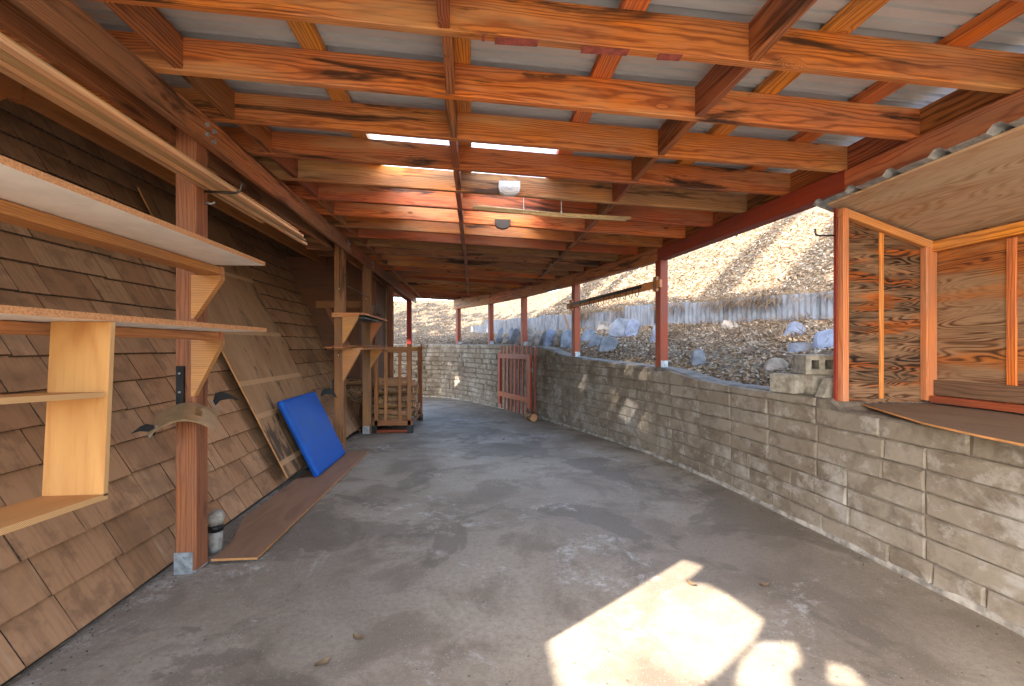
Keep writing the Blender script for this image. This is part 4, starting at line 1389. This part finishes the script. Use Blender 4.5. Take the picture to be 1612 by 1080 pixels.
# back wall and its studs
V, F = bar_geo(SYB - Y_END, .012, ZB - .775, .001)
obj('back_panel', V, F, 'ply_back', sd, Matrix.Translation((SX1 + .006, (SYB + Y_END) / 2, (ZB + .775) / 2)) @ Matrix.Rotation(R(90), 4, 'Z'))
lumber('back_rail', (SX1 - .02, SYB - .05, ZB - .045), (SX1 - .02, Y_END, ZB - .045), .04, .06, 'purlin', sd)
for y in (2.03, 1.4, .8):
    post_geo('cleat', SX1 - .012, SX1 - .001, y - .02, y + .022, .80, ZB - .08, 'purlin', sd)
lumber('sill', (SX1 - .045, SYB - .06, .80), (SX1 - .045, Y_END, .80), .05, .038, 'redgate', sd)
lumber('kick_board', (SX1 - .03, SYB - .055, .865), (SX1 - .03, Y_END, .865), .018, .085, 'grey_board', sd)
# roof: plywood deck, metal sheet over it
sl = (ZB - ZF) / (SX1 - SX0)
def sroof(x, n): return ZF + sl * (x - SX0) + n
V = [(x, y, sroof(x, n)) for n in (0, .012) for (x, y) in ((SX0 - .03, SYB + .03), (SX1 + .06, SYB + .03), (SX1 + .06, Y_END), (SX0 - .03, Y_END))]
obj('roof_deck', V, [(0, 1, 2, 3), (7, 6, 5, 4), (0, 4, 5, 1), (1, 5, 6, 2), (2, 6, 7, 3), (3, 7, 4, 0)], 'ply_roof', sd)
pts = []
y = SYB + .10
while y > Y_END:
    pts += [(y, 0), (y - .025, .022), (y - .05, .022), (y - .075, 0), (y - .15, .002)]
    y -= .2286
V, F = [], []
for (yy, dz) in pts:
    for x in (SX0 - .065, SX1 + .12):
        V.append((x, yy, sroof(x, .0135) + dz))
        V.append((x, yy, sroof(x, .0125) + dz))
for i in range(len(pts) - 1):
    b = i * 4
    F += [(b, b + 2, b + 6, b + 4), (b + 1, b + 5, b + 7, b + 3), (b, b + 4, b + 5, b + 1), (b + 2, b + 3, b + 7, b + 6)]
obj('metal_roof', V, F, 'galv', sd)
storage_hook([(SX0 - .013, SYB + .0, 1.735), (SX0 - .10, SYB + .02, 1.737), (SX0 - .112, SYB + .02, 1.745), (SX0 - .115, SYB + .02, 1.775)], .0055, 'bent iron hook sticking out of the plywood shed side', 'hook')
# warped floor sheet, arched front edge over the wall top
ed = [(2.215, 2.44), (2.09, 2.12), (1.99, 1.86), (1.925, 1.59), (1.89, 1.35), (1.87, 1.0), (1.88, .5), (1.95, -.2), (2.1, -.9)]
V, F = [], []
for (x, y) in ed:
    for q in range(6):
        xx = x + (SX1 - x) * q / 5
        V.append((xx, min(y, 2.43), .772 - .012 * (1 - q / 5) * math.sin(max(0, min(1, (2.44 - y) / 2.2)) * math.pi) + .004 * mnoise.noise((xx * 3, y * 3, 0))))
n6 = 6
top = len(V)
V += [(x, y, z - .009) for x, y, z in V]
S = []
for i in range(len(ed) - 1):
    for q in range(n6 - 1):
        a = i * n6 + q
        F.append((a, a + n6, a + n6 + 1, a + 1)); S.append(0)
        F.append((top + a, top + a + 1, top + a + n6 + 1, top + a + n6)); S.append(0)
    a = i * n6
    F.append((a, top + a, top + a + n6, a + n6)); S.append(1)
F.append(tuple(range(0, n6)) + tuple(range(top + n6 - 1, top - 1, -1))); S.append(1)
M['shed_floor'] = plywood('grey_floor_plywood', (0.22, 0.16, 0.115), (0.16, 0.105, 0.07), (0.10, 0.07, 0.05), freq=6, burnt=.5, axis=1)
fs_ = obj('shed_floor_sheet', V, F, ['shed_floor', 'ply_edge'], None, slots=S)
tag(fs_, 'thin warped plywood sheet lying on the wall top in front of the shed', 'plywood sheet')

# ------------------------------------------------------------------ cinder blocks beside the shed
def cmu_geo(L, W, H):
    """hollow block lying with its cells along X (two cells), open ends"""
    t = .032
    g = []
    xs = [(-L / 2, L / 2)]
    g.append(xfgeo(bar_geo(L, W, t, .003), Matrix.Translation((0, 0, -H / 2 + t / 2))))
    g.append(xfgeo(bar_geo(L, W, t, .003), Matrix.Translation((0, 0, H / 2 - t / 2))))
    for y in (-W / 2 + t / 2, 0, W / 2 - t / 2):
        g.append(xfgeo(bar_geo(L - .004, t, H - 2 * t + .002, .001), Matrix.Translation((0, y, 0))))
    return joined(g)
def put_cmu(x, y, z, rz, L, W, H, label, tilt=0.0, solid=False):
    V, F = bar_geo(L, W, H, .006) if solid else cmu_geo(L, W, H)
    o = obj('cinder_block', V, F, 'cmu', None, Matrix.Translation((x, y, z)) @ Matrix.Rotation(rz, 4, 'Z') @ Matrix.Rotation(tilt, 4, 'Y'))
    return tag(o, label, 'cinder block', 'loose cinder blocks beside the shed')
put_cmu(2.19, 2.74, .80 + .062, R(2), .22, .20, .124, 'cinder block under the hollow one, standing on the wall top', solid=True)
put_cmu(2.035, 2.80, .80 + .060, R(8), .075, .20, .12, 'narrow cinder block at the left end of the pile', solid=True)
put_cmu(2.165, 2.72, .926 + .060, R(72), .22, .18, .12, 'top cinder block of the pile with its hollow showing')
V, F = prism([(-.07, 0), (.10, 0), (.10, .11), (-.015, .11)], .06, 1)
o = obj('cinder_block', V, F, 'cmu', None, Matrix.Translation((2.10, 2.52, .80)))
tag(o, 'broken wedge of cinder block against the shed corner', 'cinder block', 'loose cinder blocks beside the shed')

# ------------------------------------------------------------------ zinc sheet wall on the hill
zw = thing('zinc_sheet_wall', 'old corrugated zinc sheets holding back the hillside behind the wall', 'wall', (4.89, 5.6, 1.4))
tt = -4.2
ip = 0
while tt < 9.6:
    L = random.uniform(.62, .8)
    V, F = [], []
    n = int(L / .019)
    lean = random.uniform(-.03, .06)
    h0 = 1.30 + random.uniform(-.02, .02); h1 = 1.47 - .012 * max(0, tt - 6) + .36 * min(1, (10.2 - tt) / 2.0) + random.uniform(-.03, .05)
    dip = random.uniform(-.02, .02)
    for i in range(n + 1):
        a = i / n
        wv = .012 * math.sin(i * 2 * math.pi / 4.0)
        for zz, ln_ in ((h0, 0), ((h0 + h1) / 2, lean * .5), (h1 + dip * a, lean)):
            p = P0 + TV * (tt + L * a) + NV * (-.05 + wv + ln_ - .03 * (ip % 2))
            V.append((p[0], p[1], zz))
    for i in range(n):
        for q in range(2):
            b = i * 3 + q
            F.append((b, b + 3, b + 4, b + 1))
    obj('zinc_sheet', V, F, 'zinc', zw)
    tt += L - .05
    ip += 1
p = P0 + TV * 5.05 + NV * -.2
lean_a = Vector((p[0], p[1], 1.30)); 
o = lumber('fence_batten', lean_a, lean_a + Vector((-.16, .02, .52)), .03, .045, 'grey_board')
tag(o, 'grey batten leaning on the zinc sheets behind the hook rail', 'batten')

# ------------------------------------------------------------------ stones on the bank
def bank(y, frac):
    x, yy, z, t = low_row(s_of_y(y), frac)
    return Vector((x, yy, z))
def slab_geo(w, h, t, sd):
    """upright slab: foot at z=0, irregular rounded or chipped top"""
    rs = random.Random(sd)
    pts = [(-w * rs.uniform(.42, .5), -.06), (w * rs.uniform(.42, .5), -.06), (w * rs.uniform(.44, .52), h * rs.uniform(.3, .5)), (w * rs.uniform(.36, .5), h * rs.uniform(.72, .88)),
           (w * rs.uniform(.05, .25), h * rs.uniform(.95, 1.0)), (-w * rs.uniform(.1, .3), h * rs.uniform(.88, 1.0)), (-w * rs.uniform(.4, .5), h * rs.uniform(.6, .8)), (-w * rs.uniform(.44, .52), h * rs.uniform(.25, .4))]
    n = len(pts)
    cx_ = sum(p[0] for p in pts) / n; cz_ = sum(p[1] for p in pts) / n
    def sc_(k):
        return [(cx_ + (x - cx_) * k, cz_ + (z - cz_) * k) for x, z in pts]
    ch = min(.18, .3 * t / w)
    r0, r1, r2, r3 = sc_(1 - ch), pts, pts, sc_(1 - ch)
    V = [(x, -t / 2 + rs.uniform(-.003, .003), z) for x, z in r0] + [(x, -t / 2 + t * .2, z) for x, z in r1] + [(x, t / 2 - t * .2, z) for x, z in r2] + [(x, t / 2, z) for x, z in r3]
    F = []
    for q in range(3):
        F += [(q * n + i, q * n + (i + 1) % n, (q + 1) * n + (i + 1) % n, (q + 1) * n + i) for i in range(n)]
    F += [tuple(range(n - 1, -1, -1)), tuple(range(3 * n, 4 * n))]
    return V, F
M['slate_blue'] = plain('dark_blue_slate', (0.13, 0.145, 0.185), .75, spots=.25, scale=7, bump=.5, dirt=(0.10, .08, .07), dirt_amt=.4)
ST = [
 (9.32, 0.06, 0.09, 0.43, 'slate', 'narrow pale slab at the far end of the stone row'),
 (9.12, 0.08, 0.12, 0.31, 'stone', 'brown slab next to the far end of the stone row'),
 (9.30, 0.20, 0.09, 0.34, 'slate', 'thin pale slab third from the far end of the stone row'),
 (8.65, 0.04, 0.13, 0.37, 'slate', 'grey slab two places left of the middle wall post'),
 (8.45, 0.04, 0.14, 0.41, 'stone', 'brown upright slab just left of the middle wall post'),
 (7.97, 0.04, 0.20, 0.48, 'stone', 'tall rounded brown stone right of the middle wall post'),
 (7.82, 0.04, 0.15, 0.30, 'stone', 'tan slab in front of the tall rounded stone'),
 (7.60, 0.04, 0.16, 0.30, 'slate', 'pale squarish slab left of the dark blue slab'),
 (7.30, 0.02, 0.24, 0.37, 'slate_blue', 'dark blue slab above the end of the red gate'),
 (7.15, 0.06, 0.21, 0.27, 'stone', 'brown slab leaning right of the dark blue slab'),
 (6.90, 0.06, 0.25, 0.35, 'slate', 'pale blue pointed slab left of the hook rail post'),
 (6.75, 0.06, 0.12, 0.22, 'slate', 'small slab at the foot of the hook rail post'),
 (7.02, 0.28, 0.18, 0.27, 'slate', 'slab just right of the hook rail post'),
 (6.47, 0.16, 0.17, 0.22, 'slate', 'flat bluish slab half sunk in litter below the hook rail'),
 (6.02, 0.12, 0.26, 0.23, 'slate', 'slab lying low at the edge of the wall below the hook rail'),
 (7.57, 0.70, 0.19, 0.18, 'stone', 'small brown stone up the bank behind the hook rail'),
 (7.02, 0.54, 0.18, 0.29, 'stone', 'brown slab left of the largest pale slab'),
 (6.57, 0.44, 0.34, 0.33, 'slate', 'largest pale blue slab leaning back under the hook rail'),
 (6.42, 0.48, 0.22, 0.33, 'slate_blue', 'darker slab right of the largest pale slab'),
 (5.65, 0.36, 0.08, 0.36, 'slate', 'thin grey stone left of the red corner post'),
 (4.17, 0.06, 0.13, 0.17, 'slate', 'small sunlit pale stone right of the red corner post'),
 (5.07, 0.74, 0.24, 0.10, 'stone', 'small tan stone among leaves below the zinc sheets'),
 (3.37, 0.12, 0.17, 0.13, 'stone', 'low grey stone in the litter left of the cinder blocks'),
 (3.82, 0.50, 0.18, 0.18, 'slate_blue', 'dark blue stone showing through weeds near the shed'),
 (3.42, 0.32, 0.31, 0.17, 'slate', 'broad pale slab above the cinder blocks'),
 (3.15, 0.34, 0.31, 0.24, 'slate_blue', 'large bluish slab half hidden by the shed side'),
]
for i, (y, frac, w, h, mt_, lab) in enumerate(ST):
    b = bank(y, frac)
    w = max(w, .10); h = max(h, .12)
    th = min(.10, .25 * w + .02)
    V, F = slab_geo(w, h, th, i * 3 + 1)
    # slabs face the slab floor, lean back on the bank and slump sideways
    vd = math.atan2(b.y, b.x) - math.pi / 2
    roll = 16 if 5.0 < y < 9.5 else random.uniform(-10, 25)
    m = Matrix.Translation(b) @ Matrix.Rotation(vd + R(random.uniform(-18, 18)), 4, 'Z') @ Matrix.Rotation(R(roll + random.uniform(-6, 6)), 4, 'Y') @ Matrix.Rotation(R(random.uniform(-38, -22)), 4, 'X')
    o = obj('stone_slab', V, F, mt_, None, m)
    tag(o, lab, 'stone slab', 'stone slabs leaning on the bank')

# ------------------------------------------------------------------ under the roof: floodlight, round lamp, reeds
fl_ = thing('floodlight', 'white twin-hinge floodlight screwed to a lit rafter', 'light', (.25, 3.17, 2.20))
ry = RY[5] - .019
V, F = prism([(-.072, .045), (.072, .045), (.074, .0), (.066, -.03), (.03, -.048), (-.03, -.048), (-.066, -.03), (-.074, 0)], .05, 1)
obj('housing', V, F, 'lamp', fl_, Matrix.Translation((.25, ry - .03, 2.195)))
V, F = prism([(-.062, .0), (.062, .0), (.058, -.026), (.026, -.040), (-.026, -.040), (-.058, -.026)], .01, 1)
obj('lens', V, F, 'lens', fl_, Matrix.Translation((.25, ry - .058, 2.198)))
V, F = tube_geo([(.25, ry - .07, 2.195), (.25, ry - .052, 2.195)], .014, 10)
obj('sensor', V, F, 'lamp', fl_)
for q in (-.037, .037):
    V, F = tube_geo([(.25 + q, ry - .03, 2.24), (.25 + q, ry - .03, 2.255)], .006, 6)
    obj('screw', V, F, 'galv', fl_)
V, F = prism([(-.07, .035), (.07, .035), (.067, -.01), (.045, -.035), (.0, -.046), (-.045, -.035), (-.067, -.01)], .05, 1)
dl = obj('round_lamp', V, F, 'dark_disc', None, Matrix.Translation((.255, RY[7] - .05, 2.166)))
tag(dl, 'dark round lamp hanging under a rafter beyond the reeds', 'light')
rd = thing('reed_bundle', 'bundle of thin bamboo canes hung by white ties under the rafters', 'bundle', (.6, 3.35, 2.1))
for i in range(9):
    a = Vector((-.005 + random.uniform(0, .05), 3.28 + random.uniform(-.012, .012), 2.10 + random.uniform(-.012, .012)))
    b = Vector((1.16 + random.uniform(0, .07), 3.46 + random.uniform(-.014, .014), 2.09 + random.uniform(-.010, .014)))
    tube('cane', [a, (a + b) / 2 + Vector((0, 0, -.008)), b], [.0075, .007, .0055], 'reed', rd, 6)
for x in (.37, .66):
    y = 3.28 + .18 * (x / 1.2)
    lp = [(x, y, 2.20), (x, y - .004, 2.12), (x, y - .018, 2.11), (x, y - .022, 2.095), (x, y, 2.075), (x, y + .022, 2.09), (x, y + .018, 2.11), (x, y, 2.118)]
    tube('tie', lp, .003, 'cord', rd, 6)

# ------------------------------------------------------------------ leaf litter, dead weeds
def cards(P, D, U, ln, wd, fold=.25):
    """bent leaf cards: 3 points along the leaf, two wide -> 2 quads"""
    n = len(P)
    S = np.cross(D, U)
    S /= np.linalg.norm(S, axis=1)[:, None] + 1e-9
    a = P - D * (ln / 2)[:, None]
    c = P + D * (ln / 2)[:, None]
    l = P + S * (wd / 2)[:, None] + U * (wd * fold)[:, None]
    r_ = P - S * (wd / 2)[:, None] + U * (wd * fold)[:, None]
    V = np.stack([a, l, c, r_], 1).reshape(-1, 3)
    return V, n
def card_mesh(name, V, n, mat, parent=None, kind=True):
    me = bpy.data.meshes.new(name)
    me.vertices.add(len(V)); me.vertices.foreach_set('co', V.astype(np.float32).ravel())
    idx = np.arange(n) * 4
    T = np.stack([idx, idx + 1, idx + 2, idx, idx + 2, idx + 3], 1).reshape(-1)
    me.loops.add(len(T)); me.loops.foreach_set('vertex_index', T.astype(np.int32))
    nt = n * 2
    me.polygons.add(nt); me.polygons.foreach_set('loop_start', (np.arange(nt) * 3).astype(np.int32))
    me.update(calc_edges=True)
    me.validate()
    me.materials.append(M[mat])
    o = link(bpy.data.objects.new(name, me), None, parent)
    if kind:
        o['kind'] = 'stuff'
    return o
G = HV.reshape(len(WSs), nr, 3)
def scatter(ncols, rows, count, near_bias=True):
    c0, c1 = ncols
    ci = rng.uniform(c0, c1 - 1.001, count); ri = rng.uniform(rows[0], rows[1] - 1.001, count)
    i = ci.astype(int); j = ri.astype(int)
    fc = (ci - i)[:, None]; fr_ = (ri - j)[:, None]
    p = G[i, j] * (1 - fc) * (1 - fr_) + G[i + 1, j] * fc * (1 - fr_) + G[i, j + 1] * (1 - fc) * fr_ + G[i + 1, j + 1] * fc * fr_
    e1 = G[i + 1, j] - G[i, j]; e2 = G[i, j + 1] - G[i, j]
    nn_ = np.cross(e1, e2); nn_ /= np.linalg.norm(nn_, axis=1)[:, None] + 1e-9
    nn_[nn_[:, 2] < 0] *= -1
    return p, nn_
nl = len(fr)
cA = int((s_of_y(2.2) - .3) / .16); cB = len(WSs)
parts_ = []
for rows, cnt, sz in (((0, nl), 46000, (.030, .062)), ((nl, nl + 6), 12000, (.035, .065)), ((nl + 4, nl + 16), 26000, (.045, .085))):
    p, nn_ = scatter((cA, cB), rows, cnt)
    # keep what can be seen well: thin out with distance
    dist = np.linalg.norm(p - np.array([0, 0, 1.1]), axis=1)
    keep = rng.random(cnt) < np.clip(1.25 - dist / 22, .15, 1)
    p, nn_ = p[keep], nn_[keep]
    k_ = len(p)
    D = rng.normal(size=(k_, 3)); U = nn_ + rng.normal(scale=.45, size=(k_, 3)); U /= np.linalg.norm(U, axis=1)[:, None]
    D -= U * (D * U).sum(1)[:, None]; D /= np.linalg.norm(D, axis=1)[:, None]
    ln_ = rng.uniform(*sz, k_); wd = ln_ * rng.uniform(.35, .55, k_)
    V, n = cards(p + nn_ * rng.uniform(.004, .022, k_)[:, None], D, U, ln_, wd, .2)
    parts_.append(V)
V = np.concatenate(parts_)
card_mesh('leaf_litter', V, len(V) // 4, 'litter')
# dead weeds hanging over the zinc sheets and tufts on the bank
WV = []
for q in range(24):
    t_ = rng.uniform(-3.5, 5.0)
    p0 = P0 + TV * t_ + NV * -.02
    zt_ = 1.47 + .38
    for b in range(130):
        a = np.array([p0[0] + rng.normal(0, .11), p0[1] + rng.normal(0, .11), zt_ + rng.uniform(-.03, .05)])
        d = np.array([-NV[0] * .3 + rng.normal(0, .5), -NV[1] * .3 + rng.normal(0, .5), -.8 + rng.normal(0, .5)])
        WV.append((a, d / np.linalg.norm(d), rng.uniform(.10, .34)))
for q in range(90):
    b_ = bank(rng.uniform(2.6, 6.2), rng.uniform(.25, .95))
    for b in range(26):
        a = np.array(b_) + np.array([rng.normal(0, .07), rng.normal(0, .07), .03])
        d = np.array([rng.normal(-.3, .6), rng.normal(-.2, .6), rng.uniform(-.5, .9)])
        WV.append((a, d / np.linalg.norm(d), rng.uniform(.08, .2)))
P_ = np.array([a + d * l / 2 for a, d, l in WV]); D_ = np.array([d for a, d, l in WV]); L_ = np.array([l for a, d, l in WV])
U_ = rng.normal(size=D_.shape); U_ -= D_ * (U_ * D_).sum(1)[:, None]; U_ /= np.linalg.norm(U_, axis=1)[:, None]
V, n = cards(P_, D_, U_, L_, np.full(len(L_), .006) + rng.uniform(0, .004, len(L_)), .1)
card_mesh('dead_weeds', V, n, 'weed')
GP = []
for q in range(1500):
    u_ = rng.random()
    if u_ < .40:
        y = rng.uniform(1.2, 6.5); x = -1.49 + abs(rng.normal(0, .05))
    elif u_ < .70:
        y = rng.uniform(1.2, 9.5); w_ = wp(s_of_y(y)); x = w_[0] - .02 - abs(rng.normal(0, .06))
    else:
        y = rng.uniform(1.2, 7.0); x = rng.uniform(-1.0, 1.5)
    GP.append((x, y, zf(y) + .002, rng.uniform(.0015, .005 if u_ < .7 else .0035)))
V, F = [], []
for x, y, z, r_ in GP:
    b = len(V)
    a0 = rng.uniform(0, 6.28)
    for q in range(3):
        V.append((x + math.cos(a0 + q * 2.1) * r_, y + math.sin(a0 + q * 2.1) * r_ * 1.3, z - .001))
    V.append((x, y, z + r_ * .8))
    F += [(b, b + 1, b + 3), (b + 1, b + 2, b + 3), (b + 2, b, b + 3)]
gr_ = obj('floor_grit', V, F, mk_leaf('grit', [(0.05, .042, .035), (0.13, .105, .08), (0.32, .28, .23)]))
gr_['kind'] = 'stuff'
# a few stray leaves on the slab
for i, (x, y, lb) in enumerate(((1.33, 1.98, 'single curled leaf on the slab near the block wall'), (1.0, 2.02, 'dry leaf in the sunlit patch of slab'), (-.52, 1.62, 'tan leaf on the pitted slab left of the sun patch'), (-.43, 1.75, 'second tan leaf on the pitted slab'), (.36, 5.4, 'dark leaf in the middle of the far slab'))):
    V = []
    F = []
    for a in range(7):
        q = a / 6 * 2 - 1
        w = .014 * (1 - q * q) ** .6 + .0008
        V += [(q * .026, -w, .004 + .008 * q * q + .004), (q * .026, 0, .003 + .006 * q * q), (q * .026, w, .007 + .008 * q * q)]
    for a in range(6):
        F += [(a * 3, a * 3 + 3, a * 3 + 4, a * 3 + 1), (a * 3 + 1, a * 3 + 4, a * 3 + 5, a * 3 + 2)]
    o = obj('fallen_leaf', V, F, 'dry_leaf' if 'dry_leaf' in M else 'litter', None, Matrix.Translation((x, y, zf(y))) @ Matrix.Rotation(i * 1.9, 4, 'Z'), smooth=True)
    tag(o, lb, 'leaf', 'stray leaves on the slab')

# ------------------------------------------------------------------ unseen trees added behind the house, crowns shaped to shade hill and far wall
SV = np.array([1.1, .8, -1.0])
def ray_back(p, X):
    t_ = (p[0] - X) / 1.1
    return np.array(p) - SV * t_
TREES = [(-8.6, -8.4, 10.8), (-8.4, -.4, 10.4), (-8.0, 3.8, 9.2), (-7.6, 7.6, 7.8)]
def blocks_light(q):
    g = q + SV * q[2]
    r_ = q + SV * (q[2] - 2.36)
    return (0 < g[0] < 1.5 and .9 < g[1] < 2.5) or (-.85 < r_[0] < .75 and 2.5 < r_[1] < 4.8)
leafs = {i: [] for i in range(len(TREES))}
cnt = 0
while cnt < 7200:
    rr0 = rng.random()
    if rr0 < .22:
        q0 = P0 + TV * rng.uniform(-3.5, 8.5) + NV * rng.uniform(-.1, .35)
        p = (q0[0], q0[1], rng.uniform(1.45, 1.95))
    elif rr0 < .30:
        p = (rng.uniform(-3.8, .4), rng.uniform(10.6, 11.6), rng.uniform(0, 1.25))
    elif rr0 < .74:
        y = rng.uniform(2.3, 11.3); fr0 = rng.uniform(.02, .99)
        x, yy, z, t_ = low_row(s_of_y(y), fr0)
        p = (x, yy, z)
    else:
        wf = rng.uniform(S_A - .5, WS[-1] - .3)
        if rng.random() < .6:
            x, yy, z, t_ = low_row(wf, rng.uniform(.02, 1)); p = (x, yy, z)
        else:
            p = high_ws(wf, rng.uniform(0, 1.9 + .7 * math.sin(wf * 2.6)))
    # ragged crown edge and a few gaps
    if mnoise.noise((p[0] * 1.1, p[1] * 1.1, 7.0)) > .42:
        continue
    # leave the sun its way to the near foot of the wall
    if 3.6 < p[1] < 5.6 and p[0] < 2.35:
        continue
    X = rng.uniform(-9.6, -7.4)
    q = ray_back(p, X)
    if blocks_light(q):
        continue
    i = int(np.argmin([abs(q[1] - T[1]) for T in [(0, -4.6), (0, -.4), (0, 3.8), (0, 7.6)]]))
    leafs[i].append(q)
    cnt += 1
for i, (x, y, h) in enumerate(TREES):
    tr = thing('oak_tree', ['oak tree beyond the roof line behind the viewpoint', 'oak tree behind the house near the viewpoint', 'oak tree behind the middle of the house', 'oak tree behind the far end of the house'][i], 'tree', (x, y, -.3))
    P_ = np.array(leafs[i])
    cpt = P_.mean(0)
    tube('trunk', [(x, y, -.4), (x + .1, y, 2.5), (x - .05, y + .1, 5.5), (cpt[0], cpt[1], cpt[2])], [.28, .22, .17, .06], 'trunk', tr, 10)
    g = []
    for b in range(9):
        tip = P_[rng.integers(len(P_))]
        st_ = np.array([x, y, 4.2 + b * .35])
        if any(blocks_light(st_ + (tip - st_) * q_) for q_ in np.linspace(0, 1, 25)):
            continue
        g.append(tube_geo([(x, y, 4.2 + b * .35), tuple((np.array([x, y, 4.6 + b * .4]) + tip) / 2 + np.array([0, 0, .3])), tuple(tip)], [.09, .06, .02], 6))
    if g:
        V, F = joined(g)
        obj('branches', V, F, 'trunk', tr)
    n = len(P_)
    D = rng.normal(size=(n, 3)); D /= np.linalg.norm(D, axis=1)[:, None]
    U = rng.normal(size=(n, 3)); U -= D * (U * D).sum(1)[:, None]; U /= np.linalg.norm(U, axis=1)[:, None]
    V, n = cards(P_, D, U, rng.uniform(.30, .55, n), rng.uniform(.22, .38, n), .15)
    c_ = card_mesh('crown', V, n, 'foliage', tr)
# tall bare pines whose trunks draw the long shadows up the slope
for i, (hp, r_) in enumerate(((high_pt(2.1, 1.6), .27), (high_pt(.75, 1.6), .33), (high_pt(5.2, 1.4), .17))):
    q = ray_back(hp, -9.5)
    pt = thing('pine_tree', ['tall bare pine behind the house, middle of three', 'tall bare pine behind the house nearest the viewpoint', 'slimmest tall pine behind the house'][i], 'tree', (q[0], q[1], -.3))
    tube('trunk', [(q[0], q[1], -.4), (q[0] + .1, q[1] + .05, 10), (q[0] - .1, q[1], 17), (q[0], q[1] - .1, 25)], [r_ * 1.25, r_ * 1.1, r_ * .95, r_ * .4], 'trunk', pt, 10)
    n = 500
    a = rng.uniform(0, 6.28, n); rr_ = rng.uniform(0, 1.5, n)
    P_ = np.stack([q[0] + np.cos(a) * rr_, q[1] + np.sin(a) * rr_, rng.uniform(21, 26, n)], 1)
    D = rng.normal(size=(n, 3)); D /= np.linalg.norm(D, axis=1)[:, None]
    U = rng.normal(size=(n, 3)); U -= D * (U * D).sum(1)[:, None]; U /= np.linalg.norm(U, axis=1)[:, None]
    V, n = cards(P_, D, U, rng.uniform(.3, .5, n), rng.uniform(.2, .3, n), .15)
    card_mesh('crown', V, n, 'foliage', pt)
# far scrub seen through the end of the carport
for i, (x, y, z, s_) in enumerate(((-9.5, 44, 3.4, 1.1), (-7.2, 46, 3.9, 1.5), (-12.5, 45, 3.0, 1.2))):
    bs = thing('scrub_bush', ['left grey-green bush on the distant hill', 'rounded dark bush on the distant hill beside the far left post', 'bush on the distant hill half hidden by the house corner'][i], 'bush', (x, y, z - 1.2))
    tube('stem', [(x, y, z - 1.6), (x, y, z)], [.12, .05], 'trunk', bs, 6)
    n = 260
    P_ = rng.normal(size=(n, 3)); P_ /= np.linalg.norm(P_, axis=1)[:, None]
    P_ = np.array([x, y, z]) + P_ * s_ * rng.uniform(.5, 1, n)[:, None] * np.array([1, 1, .8])
    D = rng.normal(size=(n, 3)); D /= np.linalg.norm(D, axis=1)[:, None]
    U = rng.normal(size=(n, 3)); U -= D * (U * D).sum(1)[:, None]; U /= np.linalg.norm(U, axis=1)[:, None]
    V, n = cards(P_, D, U, rng.uniform(.3, .5, n), rng.uniform(.2, .35, n), .15)
    card_mesh('crown', V, n, 'foliage', bs)
